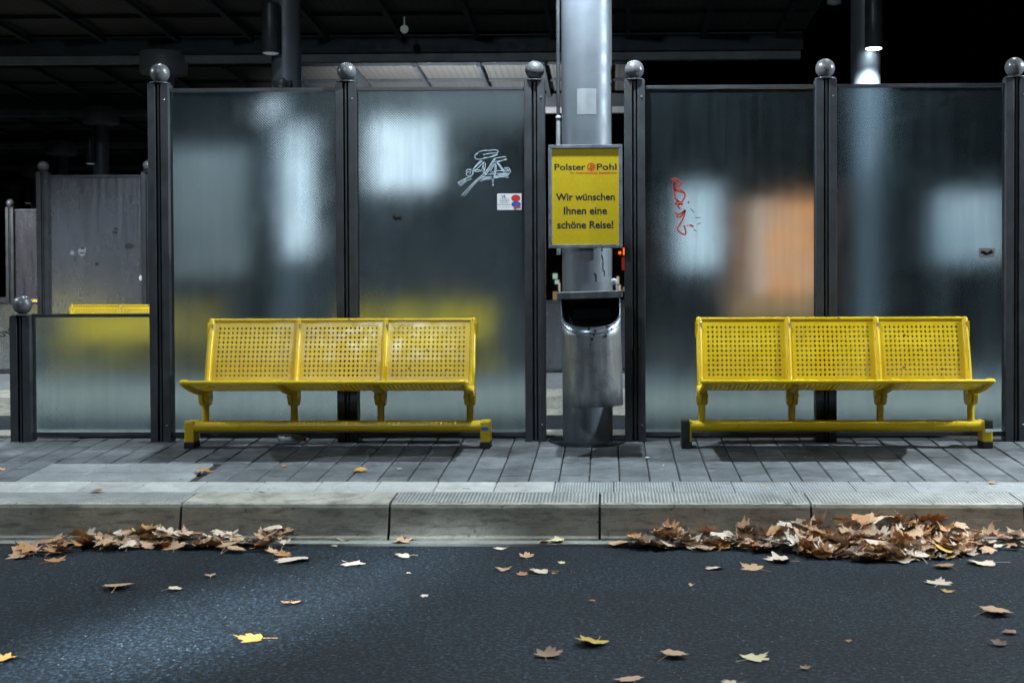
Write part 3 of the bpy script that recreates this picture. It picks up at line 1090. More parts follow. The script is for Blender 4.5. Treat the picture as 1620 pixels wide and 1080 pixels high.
def make_canopy(k, x0, x1):
    yk = GY + ROWY * k
    root = empty('canopy', (x1, yk, 4.4))
    L = x0 - x1
    mb = MB(); mb.box(L, 0, -0.06, 0.06, 0.055, 0.175, 0.004)
    mb.build('beam', M['beam'], root)
    mb = MB(); mb.box(L, 0.02, -0.16, 0.16, 0.18, 0.42)
    mb.build('gutter', M['steel_dark'], root)
    sp = 1.14
    n = int(-L / sp)
    for i in range(n + 1):
        xx = -0.35 - sp * i
        for sy in (-1, 1):
            mb = MB()
            y0, y1 = sy * 0.16, sy * 2.75
            z0, z1 = 0.345, 0.345 + 2.6 * 0.066
            hx = 0.035
            mb.add([(xx - hx, y0, z0), (xx + hx, y0, z0), (xx + hx, y1, z1), (xx - hx, y1, z1),
                    (xx - hx, y0, z0 + 0.07), (xx + hx, y0, z0 + 0.07), (xx + hx, y1, z1 + 0.07), (xx - hx, y1, z1 + 0.07)],
                   [(0, 1, 2, 3), (7, 6, 5, 4), (0, 4, 5, 1), (1, 5, 6, 2), (2, 6, 7, 3), (3, 7, 4, 0)])
            mb.build('rafter', M['steel_dark'], root)
    for yy in (-2.55, -1.25, 1.25, 2.55):
        zz = 0.345 + (abs(yy) - 0.16) * 0.066
        mb = MB(); mb.box(L, 0.03, yy - 0.03, yy + 0.03, zz + 0.0725, zz + 0.125)
        mb.build('purlin', M['steel_dark'], root)
    for sy in (-1, 1):
        mb = MB()
        y0, y1 = sy * 0.165, sy * 2.85
        z0, z1 = 0.475, 0.475 + 2.7 * 0.066
        mb.add([(L, y0, z0), (0.06, y0, z0), (0.06, y1, z1), (L, y1, z1), (L, y0, z0 + 0.03), (0.06, y0, z0 + 0.03), (0.06, y1, z1 + 0.03), (L, y1, z1 + 0.03)],
               [(0, 1, 2, 3), (7, 6, 5, 4), (0, 4, 5, 1), (1, 5, 6, 2), (2, 6, 7, 3), (3, 7, 4, 0)])
        mb.build('roof_sheet', M['roof'], root)
    return root


for k, x1, lab in ((2, 2.90, 'nearest canopy in view, its pale beam crossing the top of the scene above the screens'),
                   (3, 0.30, 'second canopy with the lit ribbed underside glimpsed just above the left screen'),
                   (4, -3.0, 'third canopy in the dark at upper left'),
                   (5, -6.4, 'fourth canopy, a dim bar low in the dark upper left'),
                   (6, -9.8, 'last and lowest canopy bar above the far left panes')):
    tag(make_canopy(k, -20 - 3.4 * (k - 2), x1), lab, 'canopy', 'platform canopies')
mb = MB()
mb.ball((-2.95, 18.2, 4.72), 0.06, 20)
mb.tube([(-2.95, 18.2, 4.77), (-2.95, 18.2, 4.90)], 0.008, 6)
tag(mb.build('globe_lamp', emit('dim_globe', (0.7, 0.85, 0.8), 0.10)), 'small pale globe lamp hanging in the dark canopy above the left screen', 'lamp')

# ------------------------------------------------------------------ poster frame on the column
SY = 7.462
sg = empty('poster_sign', (-0.1445, SY, 1.5605))
tag(sg, 'framed yellow poster with dark German greeting fixed to the thick grey column', 'sign')
SW, SH, FR = 0.437, 0.608, 0.0215
mb = MB()
mb.box(-SW / 2, SW / 2, -0.0135, 0.012, SH / 2 - FR, SH / 2, 0.003)
mb.box(-SW / 2, SW / 2, -0.0135, 0.012, -SH / 2, -SH / 2 + FR, 0.003)
mb.box(-SW / 2, -SW / 2 + FR, -0.013, 0.0115, -SH / 2 + FR + 0.0003, SH / 2 - FR - 0.0003, 0.003)
mb.box(SW / 2 - FR, SW / 2, -0.013, 0.0115, -SH / 2 + FR + 0.0003, SH / 2 - FR - 0.0003, 0.003)
mb.build('frame', M['alu'], sg)
mb = MB(); mb.box(-SW / 2 + 0.01, SW / 2 - 0.01, -0.004, 0.004, -SH / 2 + 0.01, SH / 2 - 0.01)
pst = mb.build('poster', M['poster'], sg)
mb = MB(); mb.box(-0.10, 0.10, 0.0125, 0.03, -0.2, 0.2)
mb.build('bracket', M['post'], sg)
K = 0.000672
tx = lambda u: (u - 410) * K
tz = lambda v_: (540 - v_) * K
ty = -0.0043


def ptext(body, u0, u1, v_, m, bold, cap=None):
    text_mesh('lettering', body, (u1 - u0) * K, cap, m, pst, (tx(u0), ty, tz(v_)), bold)


ptext('Polster', 140, 414, 308, M['navy'], 0.02, 0.052)
ptext('Pohl', 510, 684, 308, M['navy'], 0.02, 0.052)
ptext('Ihr freundliches Reisebüro', 280, 684, 343, M['red'], 0.02, 0.0185)
ptext('Wir wünschen', 152, 668, 573, M['navy'], 0.026)
ptext('Ihnen eine', 220, 600, 695, M['navy'], 0.026)
ptext('schöne Reise!', 162, 655, 818, M['navy'], 0.026)
# round red emblem between the two names
mb = MB()
cu_, cv_ = tx(462), tz(282)
for a0, a1, r_, w_ in ((0, 360, 0.0205, 0.0065),):
    pts = [(cu_ + r_ * math.cos(R(a0 + (a1 - a0) * k / 30)), cv_ + r_ * math.sin(R(a0 + (a1 - a0) * k / 30))) for k in range(31)]
    mb.ribbon(pts, w_, ty)
pts = [(cu_ + 0.012 * math.cos(R(a)), cv_ + 0.010 * math.sin(R(a))) for a in range(-150, 130, 14)]
mb.ribbon(pts, 0.0055, ty - 0.0002)
mb.ribbon([(cu_ - 0.009, cv_ + 0.001), (cu_ + 0.003, cv_ + 0.006), (cu_ + 0.004, cv_ - 0.004)], 0.005, ty - 0.0004)
mb.build('emblem', M['red'], pst)

# ------------------------------------------------------------------ litter bin
bn = empty('litter_bin', (-0.098, 7.318, 0.345))
bn.rotation_euler = (0, R(-1.6), 0)
tag(bn, 'worn metal litter bin with a black hooded mouth strapped to the grey column', 'litter bin')
RAD, HB = 0.172, 0.635


def rim(a):
    """height of the wall at angle a (0 = towards the road): low sagging mouth in front, full height behind"""
    aa = abs(a)
    if aa < R(78):
        return 0.452 + 0.065 * (aa / R(78)) ** 2.4
    if aa < R(84):
        return 0.517 + (HB - 0.517) * (aa - R(78)) / R(6)
    return HB


NA = 72
mb = MB()
vs, fs = [], []
for k in range(NA):
    a = -PI + 2 * PI * k / NA
    for r_, side in ((RAD, 0), (RAD - 0.006, 1)):
        px_, py_ = r_ * math.sin(a), -r_ * math.cos(a)
        if py_ > 0.10:
            py_ = 0.10
        for z in (0.0, 0.1, 0.2, 0.3, 0.4, rim(a)):
            vs.append((px_, py_, z))
for k in range(NA):
    k2 = (k + 1) % NA
    for s_ in (0, 1):
        for z in range(5):
            a_, b_ = k * 12 + s_ * 6 + z, k2 * 12 + s_ * 6 + z
            fs.append((a_, b_, b_ + 1, a_ + 1))
    fs.append((k * 12 + 5, k2 * 12 + 5, k2 * 12 + 11, k * 12 + 11))
    fs.append((k * 12, k * 12 + 6, k2 * 12 + 6, k2 * 12))
mb.add(vs, fs, True)
body = mb.build('body', M['bin'], bn)
mb = MB(); mb.lathe(0, -0.0, [(0.0001, 0.012), (RAD - 0.008, 0.012)], 40)
for q in range(len(mb.v)):
    if mb.v[q][1] > 0.094: mb.v[q] = (mb.v[q][0], 0.094, mb.v[q][2])
mb.build('floor_plate', M['bin'], body)
# polished lip band following the mouth
mb = MB()
pts = []
for k in range(31):
    a = R(-77 + 154 * k / 30)
    pts.append((math.sin(a), -math.cos(a), rim(a)))
vs = []
for (sx, cy_, z) in pts:
    vs += [(sx * (RAD + 0.004), cy_ * (RAD + 0.004), z + 0.003), (sx * (RAD + 0.004), cy_ * (RAD + 0.004), z - 0.034), (sx * (RAD - 0.008), cy_ * (RAD - 0.008), z + 0.003)]
fs = []
for k in range(30):
    a_, b_ = 3 * k, 3 * k + 3
    fs += [(a_ + 1, b_ + 1, b_, a_), (a_, b_, b_ + 2, a_ + 2)]
mb.add(vs, fs, True)
mb.build('lip', M['alu'], body)
# hood: flat-fronted lid box with a dark liner inside
mb = MB()
mb.box(-0.186, 0.186, -0.200, 0.10, HB - 0.016, HB + 0.024, 0.005)
mb.build('lid', M['bin'], bn)
mb = MB()
mb.lathe(0, -0.01, [(0.0001, 0.40), (RAD - 0.02, 0.40), (RAD - 0.012, 0.38)], 30)
for q in range(len(mb.v)):
    if mb.v[q][1] > 0.09: mb.v[q] = (mb.v[q][0], 0.09, mb.v[q][2])
mb.build('rubbish', M['black'], bn)
mb = MB(); mb.box(-0.155, 0.155, 0.075, 0.092, 0.38, HB - 0.018)
mb.build('back_plate', M['black'], bn)
mb = MB(); mb.box(-0.10, 0.115, 0.02, 0.05, 0.50, 0.56, 0.004)
mb.build('inner_flap', M['steel_dark'], bn)
mb = MB()
for sx in (0.128, 0.152):
    mb.tube([(sx, -0.10, HB + 0.022), (sx, -0.10, HB + 0.062)], 0.006, 8)
mb.ball((0.14, -0.10, HB + 0.076), 0.019, 14)
mb.build('knob', M['pipe'], bn)
mb = MB()
for k in range(16):
    a = R(random.uniform(-30, 45)); z = rim(a) - random.uniform(0.0, 0.10) * random.random()
    sx, cy_ = math.sin(a) * (RAD + 0.0055), -math.cos(a) * (RAD + 0.0055)
    s_ = random.uniform(0.003, 0.009)
    tx_ = Vector((math.cos(a), math.sin(a), 0))
    pts = [Vector((sx, cy_, z)) + tx_ * s_ * math.cos(q * PI / 4) * random.uniform(0.7, 1.2) + Vector((0, 0, 1)) * s_ * math.sin(q * PI / 4) for q in range(8)]
    mb.add(pts, [tuple(range(8))])
mb.build('burn_mark', M['soot'], body)

# ------------------------------------------------------------------ lit things behind the screens


def lightbox(name, x0, x1, z0, z1, y, face, legs, label, cat, depth=0.16, base=None):
    base = pz(GY - 0.3) if base is None else base
    root = empty(name, ((x0 + x1) / 2, y, base))
    hw = (x1 - x0) / 2
    mb = MB(); mb.box(-hw - 0.04, hw + 0.04, 0.0, depth, z0 - base - 0.04, z1 - base + 0.04, 0.01)
    mb.build('case', M['machine'], root)
    mb = MB(); mb.box(-hw, hw, -0.012, -0.001, z0 - base, z1 - base)
    mb.build('lit_panel', face, root)
    if legs:
        for sx in legs:
            mb = MB(); mb.box(sx * hw - 0.035, sx * hw + 0.035, 0.04, 0.11, -0.03, z0 - base - 0.0405)
            mb.build('leg', M['post'], root)
    return tag(root, label, cat)


def panel_mat(name, cols, strength, scale=3.0):
    """a backlit print: bands and blotches of a few colours"""
    m, t, b = mat(name)
    v = coords(t)
    n = noise(t, v, scale, 2, 0.4)
    st_ = [(0.30 + 0.4 * i / (len(cols) - 1), c) for i, c in enumerate(cols)]
    r_ = ramp(t, n, st_)
    t.links.new(r_.outputs[0], b.inputs['Emission Color'])
    b.inputs['Emission Strength'].default_value = strength
    b.inputs['Base Color'].default_value = (0.05, 0.05, 0.05, 1)
    return m


lightbox('departure_board', -2.42, -1.72, 2.02, 2.70, 12.75, panel_mat('white_board', [(0.50, 0.56, 0.62), (0.86, 0.93, 1.0)], 1.7, 3.0), (-0.6, 0.6),
         'square white lit board glowing behind the left tall screen, second pane', 'lit board')
lightbox('narrow_glow_box', -3.33, -3.06, 1.35, 2.66, 12.95, panel_mat('narrow_glow_face', [(0.40, 0.46, 0.52), (0.75, 0.83, 0.9)], 1.6, 2.2), (0.0,),
         'tall narrow added light box glowing through the first tall pane', 'lit board', 0.12)  # added light box for the bright band at the column
lightbox('poster_cabinet', 0.68, 1.10, 1.20, 2.02, 12.8, panel_mat('cabinet_print', [(0.25, 0.30, 0.34), (0.62, 0.71, 0.78)], 1.5, 2.5), (-0.7, 0.7),
         'pale lit poster cabinet glowing beside the red scrawl', 'lit board')
VY = 12.4
vm = lightbox('vending_machine', 1.52, 2.06, 0.93, 1.86, VY, panel_mat('vending_print', [(0.42, 0.11, 0.015), (0.64, 0.23, 0.045), (0.42, 0.22, 0.12), (0.60, 0.19, 0.03)], 1.6, 3.0), None,
              'large orange lit vending machine blurred behind the third tall pane', 'vending machine', 0.6)
for (x0, x1, z0, z1, c_, e_) in ((-0.63, -0.41, 0.93, 1.86, (0.20, 0.08, 0.03), 0.8), (-0.40, -0.285, 0.93, 1.86, (0.62, 0.44, 0.34), 1.0), (-0.63, 0.27, 0.70, 0.90, (0.40, 0.22, 0.08), 0.6)):
    mb = MB(); mb.box(x0, x1, -0.012, -0.001, z0 - pz(GY - 0.3), z1 - pz(GY - 0.3))
    mb.build('lit_panel', emit('vending_glow', c_, e_), vm)
mb = MB(); mb.box(-0.69, 0.33, 0.0, 0.6, 0.0, 0.845, 0.01)
mb.box(-0.69, -0.3105, 0.0, 0.6, 0.848, 1.80, 0.01)
mb.build('base_cabinet', M['machine'], vm)
lightbox('grey_glow_box', -4.55, -3.72, 1.15, 2.42, 12.9, panel_mat('grey_glow_face', [(0.20, 0.24, 0.25), (0.42, 0.46, 0.46)], 0.33, 2.0), (-0.7, 0.7),
         'dim grey added glow panel behind the first tall pane, left of the narrow light box', 'lit board', 0.12)  # added glowing panel that lifts the grey glow in the pane
lightbox('timetable_case', 3.30, 3.98, 1.28, 1.96, 12.9, panel_mat('case_print', [(0.22, 0.30, 0.36), (0.40, 0.46, 0.5)], 1.2, 2.0), (-0.7, 0.7),
         'dim bluish timetable case behind the rightmost pane', 'lit board')

# distant street fronts seen through the gap beside the column
sf = empty('shop_front', (0.0, 60, -0.18))
mb = MB(); mb.box(-14, 16, 0, 6, 0, 5.2)
mb.build('wall', M['steel_dark'], sf)
rs_ = random.Random(3)
WC = [emit('shop_window_glow', c_, e_) for c_, e_ in (((0.6, 0.85, 0.7), 0.5), ((0.8, 0.5, 0.3), 0.25), ((0.9, 0.8, 0.6), 0.45), ((1.0, 0.16, 0.02), 1.6), ((0.6, 0.06, 0.02), 0.3))]
for (x0, x1, z0, z1, q) in ((-2.72, -2.5, 1.5, 1.75, 0), (-2.62, -2.42, 1.25, 1.45, 0), (-2.45, -2.37, 0.9, 1.3, 2), (-2.72, -2.5, 0.5, 0.9, 1), (0.3, 0.42, 1.25, 1.6, 2), (0.38, 0.5, 0.95, 1.2, 2),
                            (0.28, 0.4, 0.7, 0.9, 0), (0.62, 0.78, 2.62, 2.95, 3), (0.4, 0.52, 2.66, 2.78, 3), (0.72, 0.79, 3.15, 3.24, 3), (0.6, 0.8, 0.9, 1.1, 1), (0.55, 0.75, 1.9, 2.5, 4), (-2.6, -2.4, 0.05, 0.35, 4)):
    mb = MB(); mb.box(x0, x1, -0.1, -0.01, z0, z1)
    mb.build('window', WC[q], sf)
tag(sf, 'distant dark shop front with small lit windows seen in the gap beside the column', 'building')

# lamps that light the platforms behind
lamp('downlight_and_fill', 'SPOT', (2.743, 13.02, 3.44), 400, COOL, (2.743, 13.28, 0), 0.05, 120, 0.6)
lamp('downlight_and_fill', 'SPOT', (-4.2, 12.1, 3.6), 420, COOL, (-4.2, 12.0, 0), 0.05, 130, 0.6)  # added fill spot, set away from the unlit column fixture
lamp('downlight_and_fill', 'SPOT', (-9.72, 13.0, 3.44), 250, NEUT, (-9.3, 12.8, 0), 0.05, 140, 0.6)
for k in (2, 3, 4, 5):
    for c_ in (0, 1, 2):
        lamp('downlight_and_fill', 'SPOT', (CX - 3.36 * k + 6.17 * (c_ - 0.5) , GY + ROWY * k - 1.2, 3.5), 80, NEUT, None, 0.06, 160, 0.6)  # added fill spots for the rear rows, standing off the columns
# added, unseen fill spots over the lanes between the platforms
lamp('lane_fill', 'SPOT', (-3.5, 9.6, 6.8), 780, COOL, (-3.5, 10.6, 0), 0.2, 88, 0.7)
lamp('lane_fill', 'SPOT', (-8.6, 9.6, 6.8), 520, NEUT, (-8.2, 11.4, 0), 0.2, 80, 0.7)
lamp('lane_fill', 'SPOT', (-10.5, 15.3, 4.0), 1500, NEUT, (-10.0, 18.6, 0.4), 0.2, 80, 0.7)
lamp('lane_fill', 'SPOT', (2.8, 9.6, 6.8), 900, COOL, (2.8, 10.4, 0), 0.2, 84, 0.7)
# uplight washing the ribbed roof underside
lamp('uplight_lamp', 'SPOT', (-2.6, 21.3, 2.2), 2600, NEUT, (-2.6, 23.4, 4.9), 0.1, 100, 0.8)

# ------------------------------------------------------------------ leaves


def leaf_mesh(name, seed, curl, fold):
    """five-lobed maple leaf, unit width, with a curled and folded blade and a stalk"""
    rnd = random.Random(seed)
    half = [(0, 1.0), (9, 0.80), (15, 0.86), (22, 0.72), (33, 0.62), (43, 0.80), (50, 0.93), (57, 0.78), (66, 0.74), (76, 0.60), (90, 0.64), (101, 0.76), (110, 0.62), (126, 0.50), (150, 0.36), (172, 0.30)]
    out = [(a, r) for a, r in half] + [(-a, r) for a, r in reversed(half[1:])]
    ph = rnd.uniform(0, 6)
    ring = []
    for a, r in out:
        rr = r * 0.55 * rnd.uniform(0.86, 1.12)
        ring.append((rr * math.sin(R(a + rnd.uniform(-3, 3))), rr * math.cos(R(a))))

    def Z(x, y):
        d = math.hypot(x, y)
        an = math.atan2(x, y)
        z = curl * d * d * (0.7 + 0.5 * math.sin(2 * an + ph)) + fold * abs(x) * 0.7
        z += 0.05 * math.sin(9 * x + ph) * d + 0.04 * math.sin(11 * y + ph * 2) * d
        return z
    n = len(ring)
    vs = [(0, 0, 0)]
    for f in (0.4, 0.72, 1.0):
        vs += [(x * f, y * f, Z(x * f, y * f)) for x, y in ring]
    fs = []
    for k in range(n):
        k2 = (k + 1) % n
        fs.append((0, 1 + k, 1 + k2))
        fs.append((1 + k, 1 + n + k, 1 + n + k2, 1 + k2))
        fs.append((1 + n + k, 1 + 2 * n + k, 1 + 2 * n + k2, 1 + n + k2))
    zmin = min(q[2] for q in vs)
    vs = [(x, y, z - zmin) for x, y, z in vs]
    # squeeze crumpled leaves
    if fold > 0.8:
        vs = [(x * 0.62, y, z) for x, y, z in vs]
    mb = MB(); mb.add(vs, fs, True)
    L_ = rnd.uniform(0.25, 0.5)
    b0 = -0.15
    z0 = Z(0, b0) - zmin
    bend = rnd.uniform(-0.15, 0.15)
    mb.tube([(0, b0, z0), (bend * 0.3, b0 - L_ * 0.5, z0 * 0.6 + 0.01), (bend, b0 - L_, 0.015)], [0.012, 0.010, 0.012], 5)
    return mb.mesh(name)


SHAPES = [(1, 0.5, 0.1), (2, 0.9, 0.35), (3, -0.7, 0.2), (4, 1.1, 0.5), (5, 0.3, 0.9), (6, -0.8, 0.9), (7, 0.6, 0.0), (8, 1.2, 0.25)]
LMESH = {}


def leaf(shape, colr, loc, size, rot, label, group, flat=0.5):
    key = (shape, colr)
    if key not in LMESH:
        me = leaf_mesh('maple_leaf', *SHAPES[shape])
        me.materials.append(LEAFM[colr])
        LMESH[key] = me
    o = bpy.data.objects.new('maple_leaf', LMESH[key])
    COL.objects.link(o)
    o.location = loc; o.scale = (size, size, size * flat); o.rotation_euler = rot
    return tag(o, label, 'leaf', group)


LOOSE = [(-2.48, 5.55, .097, 'rust', 0, 'rust brown leaf on the asphalt near the left heap'), (-1.42, 5.58, .162, 'pale', 6, 'large pale flat leaf lying just beside the right end of the left heap'),
         (-1.14, 5.5, .104, 'pale', 0, 'pale tan leaf on the asphalt in front of the left bench end'), (-0.93, 5.67, .085, 'pale', 6, 'pale leaf just off the gutter right of the left heap'),
         (-1.0, 5.9, .103, 'tan', 1, 'tan leaf lying on the gutter near the kerb joint'), (-1.27, 5.96, .074, 'pale', 1, 'small pale leaf on the gutter against the kerb'),
         (-1.29, 5.86, .041, 'pale', 5, 'tiny pale leaf at the gutter edge'), (-1.68, 5.25, .074, 'tan', 5, 'narrow folded leaf on the asphalt below the left heap'),
         (-1.99, 5.04, .121, 'tan', 2, 'jagged tan leaf alone on the left asphalt'), (-1.76, 5.02, .065, 'pale', 2, 'small rounded pale leaf on the left asphalt'),
         (-1.23, 4.81, .077, 'brown', 3, 'curled dark brown leaf at the middle left of the road'), (-1.23, 4.33, .105, 'gold', 0, 'golden pointed leaf with a dark stalk on the left road'),
         (-1.99, 4.07, .07, 'gold', 1, 'golden leaf cut by the left picture edge'), (-0.24, 5.93, .085, 'cream', 1, 'creamy upright leaf on the gutter below the poster'),
         (-0.32, 5.90, .059, 'brown', 4, 'small dark brown leaf on the gutter'), (-0.51, 5.83, .07, 'pale', 0, 'pale thin leaf where gutter meets asphalt'),
         (-0.38, 5.64, .068, 'tan', 3, 'curled tan leaf on the road below the bin'), (-0.46, 5.4, .068, 'tan', 1, 'small tan leaf left of the flat pair on the road'),
         (-0.37, 5.29, .048, 'rust', 3, 'tiny rust curled leaf left of the flat pair'), (-0.29, 5.36, .102, 'pale', 6, 'flat pale leaf of the touching pair on the road'),
         (-0.24, 5.31, .042, 'rust', 5, 'small rust rolled leaf of the touching pair'), (-0.21, 5.53, .039, 'cream', 0, 'tiny cream leaf on the middle asphalt'),
         (-0.86, 5.32, .024, 'pale', 4, 'speck of pale leaf on the middle left asphalt'), (-0.73, 4.93, .034, 'pale', 2, 'tiny pale leaf alone on the middle road'),
         (-0.07, 4.85, .039, 'rust', 5, 'thin rust leaf scrap on the middle road'), (-0.06, 4.29, .112, 'yellow', 3, 'bright yellow orange curled leaf in the middle foreground'),
         (-0.21, 4.13, .092, 'brown', 3, 'crumpled brown leaf left of the bright yellow one'), (0.2, 4.13, .092, 'tan', 2, 'tan crinkled leaf right of the bright yellow one'),
         (0.46, 4.11, .098, 'cream', 0, 'pale yellow green pointed leaf with long stalk'), (0.81, 4.31, .034, 'rust', 5, 'tiny rust scrap on the right foreground road'),
         (0.61, 4.01, .04, 'brown', 3, 'small brown leaf near the bottom edge'), (0.06, 3.86, .085, 'tan', 2, 'tan leaf cut by the bottom edge'),
         (0.37, 3.86, .06, 'pale', 6, 'pale leaf cut by the bottom edge'), (0.33, 5.12, .046, 'tan', 4, 'small tan leaf below the right heap start'),
         (0.44, 5.43, .082, 'pale', 6, 'pale leaf in front of the thin end of the right heap'), (0.62, 5.42, .108, 'tan', 0, 'tan leaf lying forward of the right heap'),
         (0.76, 5.57, .123, 'pale', 1, 'wide pale leaf just touching the right heap'), (1.33, 5.15, .108, 'pale', 0, 'pale crisp leaf on the right asphalt'),
         (1.33, 5.01, .05, 'gold', 1, 'small golden leaf under the pale crisp one'), (1.44, 5.44, .092, 'brown', 2, 'brown leaf in front of the big right heap'),
         (1.64, 5.53, .144, 'pale', 6, 'large pale leaf with long stalk at the far right of the road'), (1.41, 4.68, .122, 'tan', 2, 'spread tan leaf at the right edge'),
         (1.32, 4.28, .065, 'dark', 3, 'dark curled leaf in the lower right'), (1.40, 4.42, .061, 'brown', 5, 'brown folded leaf cut by the right edge'),
         (0.03, 5.9, .112, 'tan', 6, 'flat tan leaf on the gutter left of the right heap')]
rl = random.Random(11)
for (x, y, s, c_, sh, lab) in LOOSE:
    z = -0.178 if y < 5.88 else -0.166
    leaf(sh, c_, (x, y, z), s * 1.25, (rl.uniform(-0.05, 0.05), rl.uniform(-0.05, 0.05), rl.uniform(0, 6.28)), lab, 'single leaves on road and pavement')
for (x, y, z, s, c_, sh, lab) in [(-2.156, 6.697, .042, .11, 'rust', 3, 'curled orange brown leaf on the tactile paving'), (-1.777, 6.861, .052, .06, 'rust', 5, 'small rolled leaf on the paving in front of the left bench'),
                                  (-1.331, 6.745, .045, .094, 'gold', 2, 'bright orange leaf on the paving before the left bench'), (-1.132, 6.778, .047, .041, 'pale', 5, 'tiny pale leaf right of the orange one on the paving'),
                                  (-2.572, 6.248, .014, .094, 'rust', 5, 'rolled brown leaf on the kerb top at left'), (-3.297, 6.763, .046, .05, 'tan', 3, 'leaf scrap on the paving at the left edge'),
                                  (-1.743, 6.249, .014, .037, 'green', 0, 'tiny bright green leaf on the kerb top'), (0.766, 6.364, .021, .045, 'gold', 5, 'small golden scrap on the ribbed slabs'),
                                  (1.928, 6.437, .026, .064, 'rust', 5, 'thin rust leaf on the ribbed slabs at right'), (-0.117, 6.633, .038, .033, 'gold', 5, 'tiny golden scrap on the pavers before the column')]:
    leaf(sh, c_, (x, y, z + 0.003), s * 1.1, (rl.uniform(-0.1, 0.1) + SL, rl.uniform(-0.1, 0.1), rl.uniform(0, 6.28)), lab, 'single leaves on road and pavement')

# heaps swept against the kerb
rh = random.Random(5)


STUFF = []


def heap(n, base, xs, hfun, yfront, label, group, cols):
    """n single leaves over a bed of `base` packed ones that go into one litter mesh"""
    for i in range(n + base):
        x = xs(i)
        f = rh.random()
        H0 = hfun(x)
        H = H0 * max(0.0, 1 - f) ** 0.8
        single = i % (n + base) >= base or base == 0
        q = rh.uniform(0.62, 1.0) if single else rh.uniform(0.0, 0.72)
        z = -0.176 + H * q
        y = 5.945 + 0.35 * min(0.1, H * q) - f * yfront(x) + rh.uniform(-0.01, 0.01)
        if y > 5.885:
            z += 0.012
        tilt = 0.25 + 0.4 * min(1, H / 0.08)
        rot = (rh.gauss(0.2, 0.5) * tilt, rh.gauss(0, 0.5) * tilt, rh.uniform(0, 6.28))
        size = rh.uniform(0.08, 0.138)
        if single:
            leaf(rh.randrange(8), rh.choice(cols), (x, y, z), size, rot, label, group, 0.75)
        else:
            STUFF.append((rh.randrange(8), rh.choice(cols), (x, y, z), size, rot))


def lh(x):
    return 0.050 * (0.45 + 0.55 * abs(math.sin(x * 5.1 + 0.6))) * (1 if -2.85 < x < -1.5 else 0.4)


heap(58, 34, lambda i: -2.70 + 1.26 * rh.random(), lh, lambda x: 0.24 + 0.11 * math.sin(x * 4.0 + 0.4), 'tan leaf in the low heap along the left kerb', 'left leaf heap',
     ['pale', 'pale', 'tan', 'tan', 'tan', 'rust', 'brown', 'gold'])


def rhgt(x):
    return 0.03 + 0.092 * math.exp(-((x - 1.32) / 0.33) ** 2) + 0.06 * math.exp(-((x - 0.85) / 0.28) ** 2) + 0.03 * math.exp(-((x - 0.25) / 0.15) ** 2)


def rfront(x):
    return 0.13 + 0.27 * math.exp(-((x - 1.22) / 0.42) ** 2)


heap(36, 24, lambda i: 0.10 + 0.62 * rh.random(), rhgt, rfront, 'brown leaf in the thin left tail of the right kerb heap', 'right leaf heap', ['pale', 'pale', 'tan', 'tan', 'rust', 'brown'])
heap(140, 170, lambda i: min(1.95, max(0.62, rh.gauss(1.24, 0.30))), rhgt, rfront, 'brown leaf in the big heap against the right kerb', 'right leaf heap',
     ['pale', 'pale', 'pale', 'tan', 'tan', 'tan', 'rust', 'rust', 'brown', 'dark', 'tan'])
leaf(6, 'yellow', (1.50, 5.66, -0.15), 0.15, (0.3, 0.1, 1.2), 'bright yellow leaf at the front of the right heap', 'right leaf heap')
leaf(0, 'pale', (1.36, 5.60, -0.155), 0.14, (0.35, 0.1, 0.4), 'large pale leaf beside the yellow one in the right heap', 'right leaf heap')

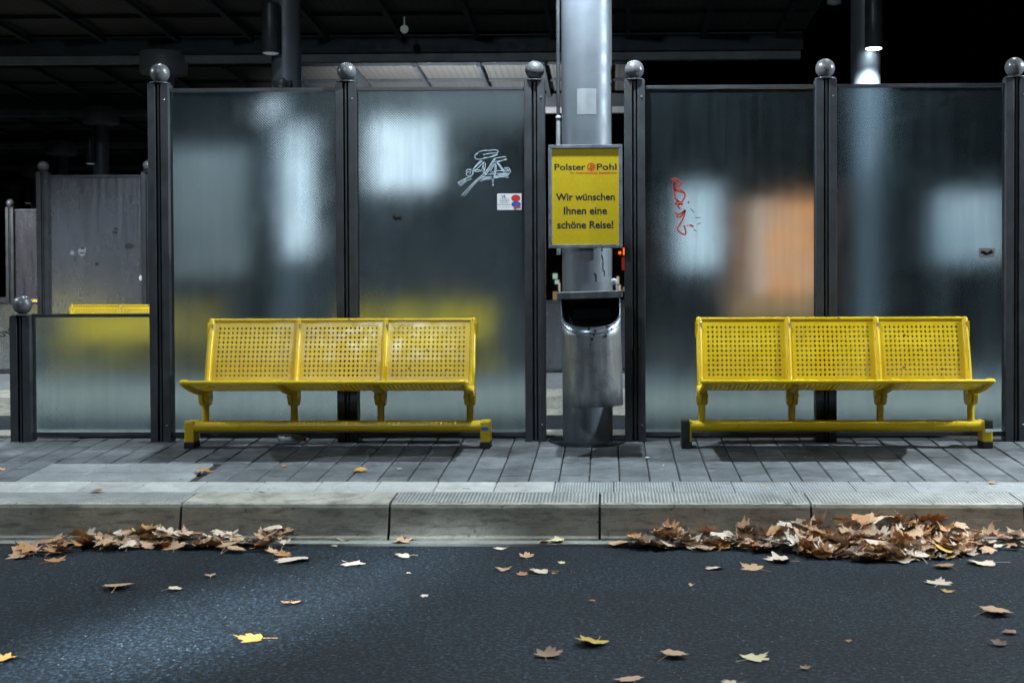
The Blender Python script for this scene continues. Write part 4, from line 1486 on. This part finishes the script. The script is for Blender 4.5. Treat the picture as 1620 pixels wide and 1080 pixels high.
mats_ = sorted({c_ for _, c_, *_ in STUFF})
mb = MB(); mi = []
for sh, c_, loc, size, rot in STUFF:
    me = leaf_mesh('litter', *SHAPES[sh])
    mt_ = Matrix.LocRotScale(Vector(loc), __import__('mathutils').Euler(rot), Vector((size, size, size * 0.75)))
    mb.add([mt_ @ q.co for q in me.vertices], [tuple(p.vertices) for p in me.polygons], True)
    mi += [mats_.index(c_)] * len(me.polygons)
    bpy.data.meshes.remove(me)
me = bpy.data.meshes.new('leaf_litter')
me.from_pydata(mb.v, [], mb.f)
for c_ in mats_:
    me.materials.append(LEAFM[c_])
me.polygons.foreach_set('material_index', mi)
me.polygons.foreach_set('use_smooth', [True] * len(mi))
lit = bpy.data.objects.new('leaf_litter', me); COL.objects.link(lit)
tag(lit, 'bed of packed dead leaves under the heaps along the kerb', 'leaf litter', None, 'stuff')

# small litter
mb = MB()
mb.lathe(0, 0, [(0.0001, 0), (0.028, 0.002), (0.030, 0.02), (0.030, 0.10), (0.022, 0.125), (0.011, 0.145), (0.011, 0.165), (0.0001, 0.167)], 18)
bt = mb.build('plastic_bottle', M['bottle'])
bt.location = (-1.99, 7.50, pz(7.5) + 0.03); bt.rotation_euler = (0, R(90), R(12))
tag(bt, 'crushed clear plastic bottle lying under the left bench', 'bottle')
mb = MB(); mb.lathe(0, 0, [(0.0001, 0), (0.0125, 0.001), (0.0125, 0.018), (0.0001, 0.019)], 14)
o = mb.build('cap', M['rust'] if 'rust' in M else M['red'], bt); o.location = (0, 0, 0.15)
for (x, y, lab) in ((0.205, 7.083, 'white paper scrap on the pavers nearest the column'), (0.282, 6.876, 'white paper scrap on the pavers nearer the kerb')):
    mb = MB()
    pts = [(0.011 * math.cos(a) * rh.uniform(0.6, 1.2), 0.011 * math.sin(a) * rh.uniform(0.6, 1.2)) for a in [2 * PI * k / 7 for k in range(7)]]
    mb.add([(p[0], p[1], 0.003 + 0.006 * rh.random()) for p in pts] + [(p[0], p[1], 0.0015) for p in pts],
           [tuple(range(7)), tuple(range(13, 6, -1))] + [(k, (k + 1) % 7, (k + 1) % 7 + 7, k + 7) for k in range(7)])
    o = mb.build('paper_scrap', M['white']); o.location = (x, y, pz(y) + 0.002)
    tag(o, lab, 'litter')
